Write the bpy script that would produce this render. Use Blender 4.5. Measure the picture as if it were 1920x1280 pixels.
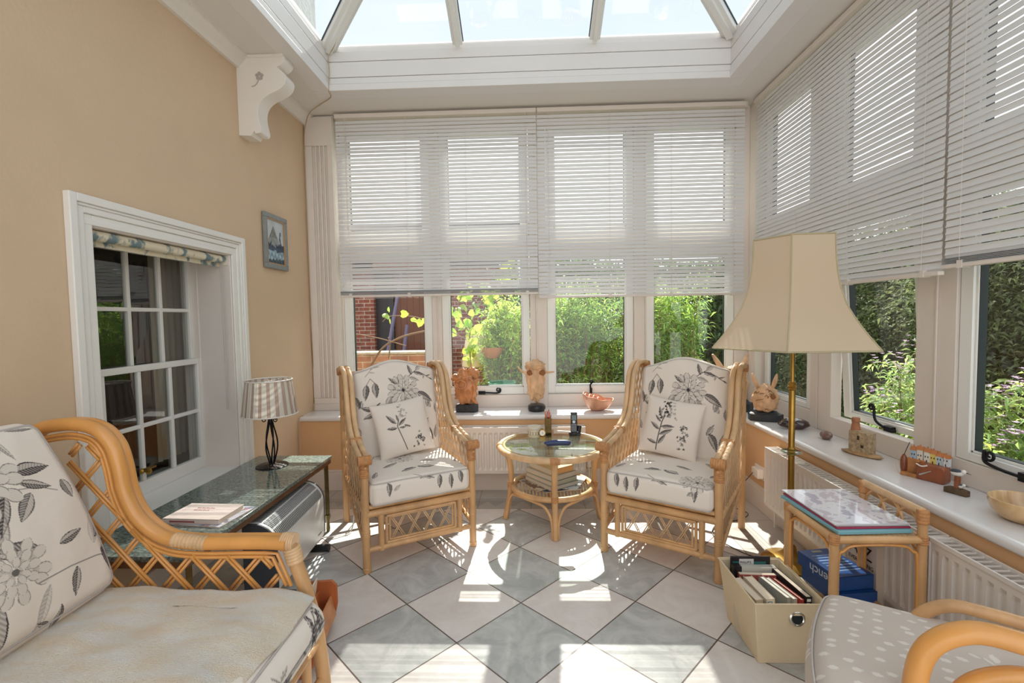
import bpy, math, random
import numpy as np
from mathutils import Vector, Matrix, noise as mnoise
random.seed(7); rng = np.random.default_rng(7)
C = bpy.context.scene.collection
for o in list(bpy.data.objects): bpy.data.objects.remove(o)
R = math.radians
SC = bpy.context.scene

# ---------------------------------------------------------------- camera
yaw, pit, rol = .0359, .0504, .0163
Fv = Vector((-math.sin(yaw)*math.cos(pit), math.cos(yaw)*math.cos(pit), -math.sin(pit)))
rv = Vector((math.cos(yaw), math.sin(yaw), 0)); uv_ = rv.cross(Fv)
cr, sr = math.cos(rol), math.sin(rol)
Rv = cr*rv - sr*uv_; Uv = sr*rv + cr*uv_
cam_d = bpy.data.cameras.new('camera'); cam = bpy.data.objects.new('camera', cam_d); C.objects.link(cam)
cam.matrix_world = Matrix(((Rv.x, Uv.x, -Fv.x, 0), (Rv.y, Uv.y, -Fv.y, 0), (Rv.z, Uv.z, -Fv.z, 1.4), (0, 0, 0, 1)))
cam_d.sensor_width = 36; cam_d.lens = 880.5*36/1920; cam_d.clip_start = .02; cam_d.clip_end = 300
SC.camera = cam

# ---------------------------------------------------------------- world, sun, exposure
W = bpy.data.worlds.new('world'); SC.world = W; W.use_nodes = True
nt = W.node_tree; nt.nodes.clear()
wo = nt.nodes.new('ShaderNodeOutputWorld'); bg = nt.nodes.new('ShaderNodeBackground')
tc = nt.nodes.new('ShaderNodeTexCoord'); sp = nt.nodes.new('ShaderNodeSeparateXYZ'); rp = nt.nodes.new('ShaderNodeValToRGB')
nt.links.new(tc.outputs['Generated'], sp.inputs[0]); nt.links.new(sp.outputs[2], rp.inputs[0])
rp.color_ramp.elements[0].position = .0; rp.color_ramp.elements[0].color = (1.0, 1.0, 1.0, 1)
rp.color_ramp.elements[1].position = 1.0; rp.color_ramp.elements[1].color = (.80, .89, 1.0, 1)
e = rp.color_ramp.elements.new(.45); e.color = (.93, .965, 1.0, 1)
nz = nt.nodes.new('ShaderNodeTexNoise'); nz.inputs['Scale'].default_value = 2.2; nz.inputs['Detail'].default_value = 5
nt.links.new(tc.outputs['Generated'], nz.inputs['Vector'])
cr_ = nt.nodes.new('ShaderNodeValToRGB'); cr_.color_ramp.elements[0].position = .48; cr_.color_ramp.elements[1].position = .75
nt.links.new(nz.outputs[0], cr_.inputs[0])
mx = nt.nodes.new('ShaderNodeMixRGB'); mx.inputs[2].default_value = (1, 1, 1, 1)
nt.links.new(cr_.outputs[0], mx.inputs[0]); nt.links.new(rp.outputs[0], mx.inputs[1]); nt.links.new(mx.outputs[0], bg.inputs[0])
bg.inputs[1].default_value = 1.0
nt.links.new(bg.outputs[0], wo.inputs[0])
sd = bpy.data.lights.new('sun', 'SUN'); sun = bpy.data.objects.new('sun', sd); C.objects.link(sun)
sd.energy = 6.5; sd.angle = R(.53); sd.color = (1.0, .96, .88)
sun.rotation_euler = Vector((-.055, -1.0, -1.0)).to_track_quat('-Z', 'Y').to_euler()
SC.view_settings.view_transform = 'Standard'; SC.view_settings.look = 'None'; SC.view_settings.gamma = 1
SC.view_settings.use_curve_mapping = False; SC.view_settings.exposure = 0.93
try:
    SC.cycles.max_bounces = 14; SC.cycles.diffuse_bounces = 6; SC.cycles.transparent_max_bounces = 24; SC.cycles.transmission_bounces = 8
    SC.cycles.sample_clamp_indirect = 6
except Exception: pass

# ---------------------------------------------------------------- helpers
def hexc(h):
    h = h.lstrip('#'); v = [int(h[i:i+2], 16)/255 for i in (0, 2, 4)]
    return tuple(x/12.92 if x <= .04045 else ((x+.055)/1.055)**2.4 for x in v) + (1,)
def tag(o, label=None, cat=None, group=None, kind=None):
    if label: o['label'] = label
    if cat: o['category'] = cat
    if group: o['group'] = group
    if kind: o['kind'] = kind
    return o
def empty(name, loc=(0, 0, 0), rz=0, label=None, cat=None, group=None, kind=None):
    o = bpy.data.objects.new(name, None); C.objects.link(o); o.empty_display_size = .05
    o.location = loc; o.rotation_euler = (0, 0, rz); return tag(o, label, cat, group, kind)
def copy_tree(o, parent=None):
    c = o.copy(); C.objects.link(c); c.parent = parent
    for ch in list(o.children): copy_tree(ch, c)
    return c
def parallel(pts, closed=False):
    pts = [Vector(p) for p in pts]; n = len(pts); T = []
    for i in range(n):
        if closed: t = pts[(i+1) % n]-pts[i-1]
        else: t = pts[min(i+1, n-1)]-pts[max(i-1, 0)]
        T.append(t.normalized() if t.length > 1e-9 else Vector((0, 0, 1)))
    a = Vector((0, 0, 1)) if abs(T[0].z) < .9 else Vector((1, 0, 0))
    N = [(a-a.dot(T[0])*T[0]).normalized()]
    for i in range(1, n):
        v = N[-1]-N[-1].dot(T[i])*T[i]; N.append(v.normalized() if v.length > 1e-6 else N[-1])
    return pts, T, N
def spline(pts, n=8, closed=False):
    P = [Vector(p) for p in pts]; out = []; m = len(P)
    for i in range(m if closed else m-1):
        p0 = P[i-1] if (i > 0 or closed) else P[0]; p1 = P[i]; p2 = P[(i+1) % m]
        p3 = P[(i+2) % m] if (closed or i+2 < m) else P[-1]
        for k in range(n):
            t = k/n
            out.append(.5*((2*p1)+(p2-p0)*t+(2*p0-5*p1+4*p2-p3)*t*t+(3*p1-p0-3*p2+p3)*t**3))
    if not closed: out.append(P[-1])
    return out
class MB:
    def __init__(s): s.v = []; s.f = []; s.p = []
    def add(s, vs, fs, M=None):
        b = len(s.v); s.p.append((b, len(s.f)))
        s.v += [tuple(M @ Vector(v)) for v in vs] if M else [tuple(v) for v in vs]
        s.f += [tuple(i+b for i in f) for f in fs]; return s
    def box(s, x0, x1, y0, y1, z0, z1, M=None):
        v = [(x0, y0, z0), (x1, y0, z0), (x1, y1, z0), (x0, y1, z0), (x0, y0, z1), (x1, y0, z1), (x1, y1, z1), (x0, y1, z1)]
        return s.add(v, [(0, 3, 2, 1), (4, 5, 6, 7), (0, 1, 5, 4), (1, 2, 6, 5), (2, 3, 7, 6), (3, 0, 4, 7)], M)
    def tube(s, pts, r, seg=10, closed=False, caps=True, M=None, flat=None):
        P, T, N = parallel(pts, closed); n = len(P); vs = []; fs = []
        for i in range(n):
            B = T[i].cross(N[i]); ri = r(i/(n-1)) if callable(r) else r
            for k in range(seg):
                a = 2*math.pi*k/seg; vs.append(P[i]+ri*(math.cos(a)*N[i]*(flat or 1)+math.sin(a)*B))
        m = n if closed else n-1
        for i in range(m):
            j = (i+1) % n
            for k in range(seg):
                l = (k+1) % seg; fs.append((i*seg+k, i*seg+l, j*seg+l, j*seg+k))
        if caps and not closed:
            fs.append(tuple(range(seg))[::-1]); fs.append(tuple((n-1)*seg+k for k in range(seg)))
        return s.add(vs, fs, M)
    def lathe(s, prof, seg=24, M=None, c=(0, 0)):
        vs = []; fs = []; n = len(prof)
        for (r, z) in prof:
            for k in range(seg):
                a = 2*math.pi*k/seg; vs.append((c[0]+r*math.cos(a), c[1]+r*math.sin(a), z))
        for i in range(n-1):
            for k in range(seg):
                l = (k+1) % seg; fs.append((i*seg+k, i*seg+l, (i+1)*seg+l, (i+1)*seg+k))
        if prof[0][0] > 1e-6: fs.append(tuple(range(seg))[::-1])
        if prof[-1][0] > 1e-6: fs.append(tuple((n-1)*seg+k for k in range(seg)))
        return s.add(vs, fs, M)
    def prism(s, poly, h0, h1, M=None):
        n = len(poly); vs = [(p[0], p[1], h0) for p in poly]+[(p[0], p[1], h1) for p in poly]
        fs = [tuple(range(n))[::-1], tuple(range(n, 2*n))]+[(i, (i+1) % n, n+(i+1) % n, n+i) for i in range(n)]
        return s.add(vs, fs, M)
    def build_each(s, name, mat, parent=None, **kw):
        """one object per added piece"""
        out = []
        for i, (b, f) in enumerate(s.p):
            e, g = s.p[i+1] if i+1 < len(s.p) else (len(s.v), len(s.f))
            m = MB(); m.v = s.v[b:e]; m.f = [tuple(k-b for k in q) for q in s.f[f:g]]
            if m.v: out.append(m.build(name, mat, parent, **kw))
        return out
    def build(s, name, mat, parent=None, smooth=False, bevel=0, label=None, cat=None, group=None, kind=None, loc=None, rot=None, fix=True):
        me = bpy.data.meshes.new(name); me.from_pydata(s.v, [], s.f); me.update()
        if fix:
            import bmesh
            b = bmesh.new(); b.from_mesh(me); bmesh.ops.recalc_face_normals(b, faces=b.faces); b.to_mesh(me); b.free()
        o = bpy.data.objects.new(name, me); C.objects.link(o); o.parent = parent
        if mat: me.materials.append(mat)
        if smooth:
            me.polygons.foreach_set('use_smooth', [True]*len(me.polygons))
            if smooth != 'all': me.set_sharp_from_angle(angle=R(42))
        if bevel:
            m = o.modifiers.new('bevel', 'BEVEL'); m.width = bevel; m.segments = 2; m.limit_method = 'ANGLE'; m.angle_limit = R(40)
            me.polygons.foreach_set('use_smooth', [True]*len(me.polygons)); me.set_sharp_from_angle(angle=R(30))
        if loc: o.location = loc
        if rot: o.rotation_euler = rot
        return tag(o, label, cat, group, kind)
def T(x=0, y=0, z=0, rx=0, ry=0, rz=0, s=1):
    from mathutils import Euler
    return Matrix.Translation((x, y, z)) @ Euler((rx, ry, rz)).to_matrix().to_4x4() @ Matrix.Diagonal((s, s, s, 1))
def lettering(text, size, mat, parent, M, name='title_lettering', ext=.0004, align='LEFT'):
    cu = bpy.data.curves.new(name, 'FONT'); cu.body = text; cu.size = size; cu.extrude = ext; cu.align_x = align
    o = bpy.data.objects.new(name, cu); C.objects.link(o); o.parent = parent; o.matrix_local = M
    cu.materials.append(mat); C.objects.unlink(o); bpy.context.view_layer.update()
    me = bpy.data.meshes.new_from_object(o); me.materials.clear(); me.materials.append(mat)
    q = bpy.data.objects.new(name, me); C.objects.link(q); q.parent = parent; q.matrix_local = M; bpy.data.objects.remove(o); return q

# ---------------------------------------------------------------- materials
def new_mat(name):
    m = bpy.data.materials.new(name); m.use_nodes = True; n = m.node_tree; return m, n, n.nodes['Principled BSDF'], n.nodes['Material Output']
def L(n, a, b): n.links.new(a, b)
def mat(name, col, rough=.5, metal=0, noise=None, bump=None, spec=.5, sss=0, coat=0):
    """noise=(scale, amount, stretch) darkens/lightens the colour; bump=(scale, strength)"""
    m, n, p, out = new_mat(name); c = hexc(col) if isinstance(col, str) else col
    p.inputs['Base Color'].default_value = c; p.inputs['Roughness'].default_value = rough; p.inputs['Metallic'].default_value = metal
    p.inputs['Specular IOR Level'].default_value = spec; p.inputs['Coat Weight'].default_value = coat
    t = n.nodes.new('ShaderNodeTexCoord')
    if noise:
        mp = n.nodes.new('ShaderNodeMapping'); L(n, t.outputs['Object'], mp.inputs[0])
        mp.inputs['Scale'].default_value = noise[2] if len(noise) > 2 else (1, 1, 1)
        z = n.nodes.new('ShaderNodeTexNoise'); z.inputs['Scale'].default_value = noise[0]; z.inputs['Detail'].default_value = 6
        L(n, mp.outputs[0], z.inputs['Vector'])
        r = n.nodes.new('ShaderNodeValToRGB'); a = noise[1]
        r.color_ramp.elements[0].position = .3; r.color_ramp.elements[1].position = .7
        r.color_ramp.elements[0].color = tuple(x*(1-a) for x in c[:3])+(1,)
        c2 = noise[3] if len(noise) > 3 else None
        r.color_ramp.elements[1].color = hexc(c2) if c2 else tuple(min(1, x*(1+a*.5)) for x in c[:3])+(1,)
        L(n, z.outputs[0], r.inputs[0]); L(n, r.outputs[0], p.inputs['Base Color'])
    if bump:
        z = n.nodes.new('ShaderNodeTexNoise'); z.inputs['Scale'].default_value = bump[0]; z.inputs['Detail'].default_value = 5
        L(n, t.outputs['Object'], z.inputs['Vector'])
        b = n.nodes.new('ShaderNodeBump'); b.inputs['Strength'].default_value = bump[1]; b.inputs['Distance'].default_value = .01
        L(n, z.outputs[0], b.inputs['Height']); L(n, b.outputs[0], p.inputs['Normal'])
    return m
def mat_fabric(name, base, ink=None, weave=500, thick=None):
    m, n, p, out = new_mat(name); p.inputs['Roughness'].default_value = .9; p.inputs['Specular IOR Level'].default_value = .15
    p.inputs['Sheen Weight'].default_value = .15
    mixc = n.nodes.new('ShaderNodeMixRGB'); mixc.inputs[1].default_value = hexc(base); mixc.inputs[2].default_value = hexc(ink or base)
    if ink:
        a = n.nodes.new('ShaderNodeAttribute'); a.attribute_name = 'print'; L(n, a.outputs['Fac'], mixc.inputs[0])
    else: mixc.inputs[0].default_value = 0
    L(n, mixc.outputs[0], p.inputs['Base Color'])
    t = n.nodes.new('ShaderNodeTexCoord'); z = n.nodes.new('ShaderNodeTexNoise'); z.inputs['Scale'].default_value = weave; z.inputs['Detail'].default_value = 2
    L(n, t.outputs['Object'], z.inputs['Vector'])
    z2 = n.nodes.new('ShaderNodeTexNoise'); z2.inputs['Scale'].default_value = 7; z2.inputs['Detail'].default_value = 3; L(n, t.outputs['Object'], z2.inputs['Vector'])
    b = n.nodes.new('ShaderNodeBump'); b.inputs['Strength'].default_value = .25; b.inputs['Distance'].default_value = .002
    b2 = n.nodes.new('ShaderNodeBump'); b2.inputs['Strength'].default_value = .5; b2.inputs['Distance'].default_value = .02
    L(n, z.outputs[0], b.inputs['Height']); L(n, z2.outputs[0], b2.inputs['Height']); L(n, b2.outputs[0], b.inputs['Normal']); L(n, b.outputs[0], p.inputs['Normal'])
    return m
def mat_glass(name='glass', tint=(.97, 1.0, .985, 1), rough=0, boost=1.0):
    m, n, p, out = new_mat(name); n.nodes.remove(p)
    tr = n.nodes.new('ShaderNodeBsdfTransparent'); tr.inputs[0].default_value = tint
    gl = n.nodes.new('ShaderNodeBsdfGlossy'); gl.inputs['Roughness'].default_value = rough
    ge = n.nodes.new('ShaderNodeNewGeometry'); dp = n.nodes.new('ShaderNodeVectorMath'); dp.operation = 'DOT_PRODUCT'; L(n, ge.outputs['Normal'], dp.inputs[0]); L(n, ge.outputs['Incoming'], dp.inputs[1])
    ab = n.nodes.new('ShaderNodeMath'); ab.operation = 'ABSOLUTE'; L(n, dp.outputs['Value'], ab.inputs[0])
    om = n.nodes.new('ShaderNodeMath'); om.operation = 'SUBTRACT'; om.inputs[0].default_value = 1; L(n, ab.outputs[0], om.inputs[1])
    pw = n.nodes.new('ShaderNodeMath'); pw.operation = 'POWER'; pw.inputs[1].default_value = 5; L(n, om.outputs[0], pw.inputs[0])
    sc_ = n.nodes.new('ShaderNodeMath'); sc_.operation = 'MULTIPLY_ADD'; sc_.inputs[1].default_value = .8; sc_.inputs[2].default_value = .07; L(n, pw.outputs[0], sc_.inputs[0])
    mu = n.nodes.new('ShaderNodeMath'); mu.operation = 'MULTIPLY'; mu.inputs[1].default_value = boost; mu.use_clamp = True; L(n, sc_.outputs[0], mu.inputs[0])
    mx = n.nodes.new('ShaderNodeMixShader'); L(n, mu.outputs[0], mx.inputs[0]); L(n, tr.outputs[0], mx.inputs[1]); L(n, gl.outputs[0], mx.inputs[2])
    L(n, mx.outputs[0], out.inputs[0]); return m
def mat_translucent(name, col, fac=.35, rough=.6, vary=0, tcol=None):
    m, n, p, out = new_mat(name); c = hexc(col); p.inputs['Base Color'].default_value = c; p.inputs['Roughness'].default_value = rough
    tl = n.nodes.new('ShaderNodeBsdfTranslucent'); tl.inputs[0].default_value = hexc(tcol) if tcol else c
    mx = n.nodes.new('ShaderNodeMixShader'); mx.inputs[0].default_value = fac
    if vary:
        g = n.nodes.new('ShaderNodeNewGeometry'); hs = n.nodes.new('ShaderNodeHueSaturation'); hs.inputs['Color'].default_value = c
        m1 = n.nodes.new('ShaderNodeMapRange'); m1.inputs[3].default_value = 1-vary; m1.inputs[4].default_value = 1+vary; L(n, g.outputs['Random Per Island'], m1.inputs[0])
        m2 = n.nodes.new('ShaderNodeMapRange'); m2.inputs[3].default_value = .47; m2.inputs[4].default_value = .53
        mm = n.nodes.new('ShaderNodeMath'); mm.operation = 'FRACT'; mk = n.nodes.new('ShaderNodeMath'); mk.operation = 'MULTIPLY'; mk.inputs[1].default_value = 7.3
        L(n, g.outputs['Random Per Island'], mk.inputs[0]); L(n, mk.outputs[0], mm.inputs[0]); L(n, mm.outputs[0], m2.inputs[0])
        L(n, m1.outputs[0], hs.inputs['Value']); L(n, m2.outputs[0], hs.inputs['Hue']); L(n, hs.outputs[0], p.inputs['Base Color'])
        hs2 = n.nodes.new('ShaderNodeHueSaturation'); hs2.inputs['Color'].default_value = hexc(tcol) if tcol else c; L(n, m1.outputs[0], hs2.inputs['Value']); L(n, m2.outputs[0], hs2.inputs['Hue'])
        L(n, hs2.outputs[0], tl.inputs[0])
    L(n, p.outputs[0], mx.inputs[1]); L(n, tl.outputs[0], mx.inputs[2]); L(n, mx.outputs[0], out.inputs[0]); return m
def mat_attr(name, attr='paint', rough=.6, coat=0):
    m, n, p, out = new_mat(name); p.inputs['Roughness'].default_value = rough; p.inputs['Coat Weight'].default_value = coat
    a = n.nodes.new('ShaderNodeAttribute'); a.attribute_name = attr; L(n, a.outputs['Color'], p.inputs['Base Color']); return m
def mat_brick(name, c1, c2, mortar, scale=1, bw=.22, bh=.075, swap=False):
    m, n, p, out = new_mat(name); p.inputs['Roughness'].default_value = .9
    t = n.nodes.new('ShaderNodeTexCoord'); s = n.nodes.new('ShaderNodeSeparateXYZ'); c = n.nodes.new('ShaderNodeCombineXYZ')
    L(n, t.outputs['Object'], s.inputs[0]); ad = n.nodes.new('ShaderNodeMath'); L(n, s.outputs[0], ad.inputs[0]); L(n, s.outputs[1], ad.inputs[1])
    L(n, ad.outputs[0], c.inputs[0]); L(n, s.outputs[2], c.inputs[1])
    b = n.nodes.new('ShaderNodeTexBrick'); b.inputs['Scale'].default_value = 1; b.inputs['Brick Width'].default_value = bw; b.inputs['Row Height'].default_value = bh
    b.inputs['Mortar Size'].default_value = .006; b.inputs['Color1'].default_value = hexc(c1); b.inputs['Color2'].default_value = hexc(c2); b.inputs['Mortar'].default_value = hexc(mortar)
    L(n, c.outputs[0], b.inputs['Vector'])
    z = n.nodes.new('ShaderNodeTexNoise'); z.inputs['Scale'].default_value = 9; z.inputs['Detail'].default_value = 6; L(n, t.outputs['Object'], z.inputs['Vector'])
    mm = n.nodes.new('ShaderNodeMixRGB'); mm.blend_type = 'OVERLAY'; mm.inputs[0].default_value = .6; L(n, b.outputs[0], mm.inputs[1]); L(n, z.outputs[0], mm.inputs[2])
    L(n, mm.outputs[0], p.inputs['Base Color']); return m
def mat_floor():
    m, n, p, out = new_mat('floor_tiles'); p.inputs['Roughness'].default_value = .28; p.inputs['Specular IOR Level'].default_value = .4
    t = n.nodes.new('ShaderNodeTexCoord'); s = n.nodes.new('ShaderNodeSeparateXYZ'); L(n, t.outputs['Object'], s.inputs[0])
    def M(op, a, b=None, c=None):
        k = n.nodes.new('ShaderNodeMath'); k.operation = op
        for i, v in enumerate((a, b, c)):
            if v is None: continue
            if isinstance(v, (int, float)): k.inputs[i].default_value = v
            else: L(n, v, k.inputs[i])
        return k.outputs[0]
    X, Y = s.outputs[0], s.outputs[1]; ang = .8130; ts = .3976; ca, sa = math.cos(ang)/ts, math.sin(ang)/ts
    dx = M('ADD', X, .331); dy = M('ADD', Y, -1.953)
    u = M('ADD', M('MULTIPLY', dx, ca), M('MULTIPLY', dy, sa)); v = M('ADD', M('MULTIPLY', dx, -sa), M('MULTIPLY', dy, ca))
    def mix(f, a, b, ty='MIX'):
        k = n.nodes.new('ShaderNodeMixRGB'); k.blend_type = ty
        if isinstance(f, (int, float)): k.inputs[0].default_value = f
        else: L(n, f, k.inputs[0])
        for i, q in ((1, a), (2, b)):
            if isinstance(q, tuple): k.inputs[i].default_value = q
            else: L(n, q, k.inputs[i])
        return k.outputs[0]
    def grout(a, w=.008):   # distance to nearest integer < w
        f = M('FRACT', a); return M('LESS_THAN', M('MINIMUM', f, M('SUBTRACT', 1, f)), w)
    par = M('FLOORED_MODULO', M('ADD', M('FLOOR', u), M('FLOOR', v)), 2)
    gm = M('MAXIMUM', grout(u), grout(v))
    z = n.nodes.new('ShaderNodeTexNoise'); z.inputs['Scale'].default_value = 6; z.inputs['Detail'].default_value = 8; z.inputs['Roughness'].default_value = .65; z.inputs['Distortion'].default_value = 1.5
    L(n, t.outputs['Object'], z.inputs['Vector'])
    rg = n.nodes.new('ShaderNodeValToRGB'); L(n, z.outputs[0], rg.inputs[0]); rg.color_ramp.elements[0].position = .38; rg.color_ramp.elements[1].position = .62
    rg.color_ramp.elements[0].color = hexc('#aaaba8'); rg.color_ramp.elements[1].color = hexc('#c4c3bf')
    rw = n.nodes.new('ShaderNodeValToRGB'); L(n, z.outputs[0], rw.inputs[0]); rw.color_ramp.elements[0].position = .35; rw.color_ramp.elements[1].position = .65
    rw.color_ramp.elements[0].color = hexc('#d3cac3'); rw.color_ramp.elements[1].color = hexc('#ded8d2')
    body = mix(par, rw.outputs[0], rg.outputs[0])
    body = mix(gm, body, hexc('#63544c'))
    # border: distance from far wall (y 3.75) and right wall (x 1.625)
    d = M('MINIMUM', M('SUBTRACT', 3.75, Y), M('SUBTRACT', 1.625, X))
    isx = M('LESS_THAN', M('SUBTRACT', 1.625, X), M('SUBTRACT', 3.75, Y))
    along = M('ADD', M('MULTIPLY', isx, Y), M('MULTIPLY', M('SUBTRACT', 1, isx), X))
    al = M('DIVIDE', along, .3976)
    inb = M('LESS_THAN', d, .372)
    pat = M('MULTIPLY', M('GREATER_THAN', d, .19), M('LESS_THAN', d, .36))
    tri = M('MULTIPLY', M('ABSOLUTE', M('SUBTRACT', M('FRACT', M('MULTIPLY', al, 3)), .5)), .2)
    tz = M('MULTIPLY', M('LESS_THAN', M('SUBTRACT', d, .23), tri), M('GREATER_THAN', d, .225))
    bcol = mix(z.outputs[0], hexc('#a9a49d'), hexc('#c3bbb3'))
    bcol = mix(M('MULTIPLY', pat, .45), bcol, hexc('#9a968f'))
    bcol = mix(M('MULTIPLY', M('MULTIPLY', tz, pat), .35), bcol, hexc('#6e6a66'))
    ln = M('MAXIMUM', M('COMPARE', d, .185, .003), M('MAXIMUM', M('COMPARE', d, .366, .003), M('MAXIMUM', M('COMPARE', d, .215, .002), grout(al, .006))))
    bcol = mix(M('MULTIPLY', ln, .7), bcol, hexc('#5e554e'))
    col = mix(inb, body, bcol); L(n, col, p.inputs['Base Color'])
    b = n.nodes.new('ShaderNodeBump'); b.inputs['Strength'].default_value = .6; b.inputs['Distance'].default_value = .003
    hh = M('SUBTRACT', M('MULTIPLY', z.outputs[0], .25), gm); L(n, hh, b.inputs['Height']); L(n, b.outputs[0], p.inputs['Normal'])
    L(n, M('ADD', M('MULTIPLY', z.outputs[0], .2), .22), p.inputs['Roughness'])
    return m

m_wall = mat('peach_plaster', '#d1b799', .85, noise=(3.5, .035), bump=(55, .16))
m_wall2 = mat('peach_wall_paint', '#d6ab7f', .85, noise=(4, .03), bump=(60, .1))
m_white = mat('white_gloss_paint', '#e3dcd4', .4, noise=(4, .02))
m_cream = mat('cream_painted_wood', '#ddd3ca', .45, noise=(6, .03))
m_casing = mat('white_window_casing', '#e4e1db', .4)
m_beam = mat('white_beam_board', '#e0dcd9', .4)
m_soffit = mat('white_soffit', '#dedad4', .6)
m_upvc = mat('white_plastic', '#e6e6e2', .3)
m_rubber = mat('black_rubber_seal', '#2e3538', .5)
m_iron = mat('wrought_iron', '#1e1e22', .45, .6)
m_brass = mat('aged_brass', '#a8843f', .28, .9, noise=(18, .25))
m_chrome = mat('chrome', '#c9c5bd', .15, 1)
m_glass = mat_glass()
m_oldglass = mat_glass('old_glass', (.90, .94, .91, 1), .0, 1.9)
m_tableglass = mat_glass('table_glass', (.86, .95, .90, 1), 0, 1.3)
m_slat = mat_translucent('white_slat', '#d9d8d7', .04, .45)
m_sill = mat('white_gloss_sill', '#dfdcdb', .2, noise=(5, .02), coat=.3)
m_rad = mat('white_radiator_enamel', '#e2dad2', .35)
m_cane = mat('honey_cane', '#cc9e6c', .38, noise=(14, .22, (1, 1, .35)), bump=(120, .15), coat=.25)
m_cane2 = mat('pale_cane', '#d6b084', .42, noise=(16, .22, (1, 1, .35)), bump=(120, .15), coat=.2)
m_canegold = mat('golden_bent_cane', '#d99a52', .33, noise=(9, .16, (1, 1, .35)), coat=.35)
m_bind = mat('cane_binding', '#bd8552', .55, noise=(60, .25), bump=(200, .3))
m_fab = mat_fabric('floral_linen', '#e3d8cc', '#2c2629')
m_pipe = mat('grey_piping', '#b9b2ac', .9)
m_towel = mat('cream_towel', '#e6d3b8', .95, noise=(6, .04, (1, 3, 1), '#e2dfd8'), bump=(260, .8))
m_shade = mat_translucent('cream_lampshade', '#e0ccb2', .35, .9)
m_trimc = mat('shade_braid', '#b5a888', .9)
m_stone = mat('green_marble', '#4a5650', .12, noise=(85, .6, (1, 2.5, 1), '#94a097'), coat=.4)
m_wooded = mat('dark_wood_edge', '#6b4a30', .4, noise=(20, .3))
m_black = mat('black_plastic', '#17171a', .35)
m_dark = mat('dark_stone', '#2b2d31', .55, noise=(20, .4), bump=(40, .4))
m_drift = mat('driftwood', '#dcb28a', .6, noise=(22, .35, (1, 1, .4)), bump=(45, .5))
m_burl = mat('amber_burl_wood', '#cf8a55', .4, noise=(16, .4), bump=(30, .5), coat=.3)
m_paper = mat('book_pages', '#d9c9b4', .9, noise=(8, .05))

# ---------------------------------------------------------------- room shell
XL, YS, XS, ZS, ZC = -1.892, 3.75, 1.625, .615, 3.146
YW, XW = 4.10, 1.95            # window planes
YB0 = -1.6
mb = MB().box(-2.0, 2.1, YB0, 3.80, -.12, 0)
mb.build('floor', mat_floor(), label='diagonally laid grey and off white chequered tile floor with patterned border', cat='floor', kind='structure')
mb = MB()
wy0, wy1, wz0, wz1 = 1.945, 2.955, .42, 1.835
mb.box(XL-.34, XL, YB0, wy0, 0, ZC+.3).box(XL-.34, XL, wy1, 4.30, 0, ZC+.3).box(XL-.34, XL, wy0, wy1, 0, wz0).box(XL-.34, XL, wy0, wy1, wz1, ZC+.3)
mb.build('wall_left', m_wall, label='peach plastered wall with the sash window and corbel', cat='wall', kind='structure')
mb = MB(); mb.box(XL, XS+.33, YS+.02, YW+.05, 0, ZS-.035)
mb.build('wall_back', m_wall2, label='low peach wall below the far window sill', cat='wall', kind='structure')
mb = MB(); mb.box(XS+.02, XW+.05, YB0, YS+.05, 0, ZS-.035)
mb.build('wall_right', m_wall2, label='low peach wall below the right window sill', cat='wall', kind='structure')
# skirtings
mb = MB(); mb.box(XL, XS, YS, YS+.02, 0, .15).box(XL, XS, YS+.006, YS+.02, .15, .17)
mb.build('baseboard_back', m_cream, bevel=.003, label='cream skirting board along the far wall', cat='baseboard', kind='structure')
mb = MB(); mb.box(XS, XS+.02, YB0, YS, 0, .15).box(XS+.006, XS+.02, YB0, YS, .15, .17)
mb.build('baseboard_right', m_cream, bevel=.003, label='cream skirting board along the right wall', cat='baseboard', kind='structure')
mb = MB(); mb.box(XL, XL+.02, YB0, YS, 0, .18)
mb.build('baseboard_left', m_cream, bevel=.003, label='cream skirting board under the sash window', cat='baseboard', kind='structure')
# sills
pr = [(0, 0), (.0, .004), (-.022, .004), (-.03, .0), (-.034, -.008), (-.034, -.024), (-.03, -.032), (-.022, -.036), (0, -.036)]
mb = MB()
mb.prism([(YS+.03+p[0]+.004, ZS+p[1]-.004) for p in pr][1:]+[(YW+.02, ZS-.04), (YW+.02, ZS)], XL, XS+.02, Matrix(((0, 0, 1, 0), (1, 0, 0, 0), (0, 1, 0, 0), (0, 0, 0, 1))))
mb.build('trim_1', m_sill, smooth=True, label='white window sill along the far wall', cat='window sill', kind='structure')
mb = MB()
mb.prism([(XS+.03+p[0]+.004, ZS+p[1]-.004) for p in pr][1:]+[(XW+.02, ZS-.04), (XW+.02, ZS)], -(YW+.02), -YB0, Matrix(((1, 0, 0, 0), (0, 0, -1, 0), (0, 1, 0, 0), (0, 0, 0, 1))))
mb.build('trim_2', m_sill, smooth=True, label='white window sill along the right wall', cat='window sill', kind='structure')
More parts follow.
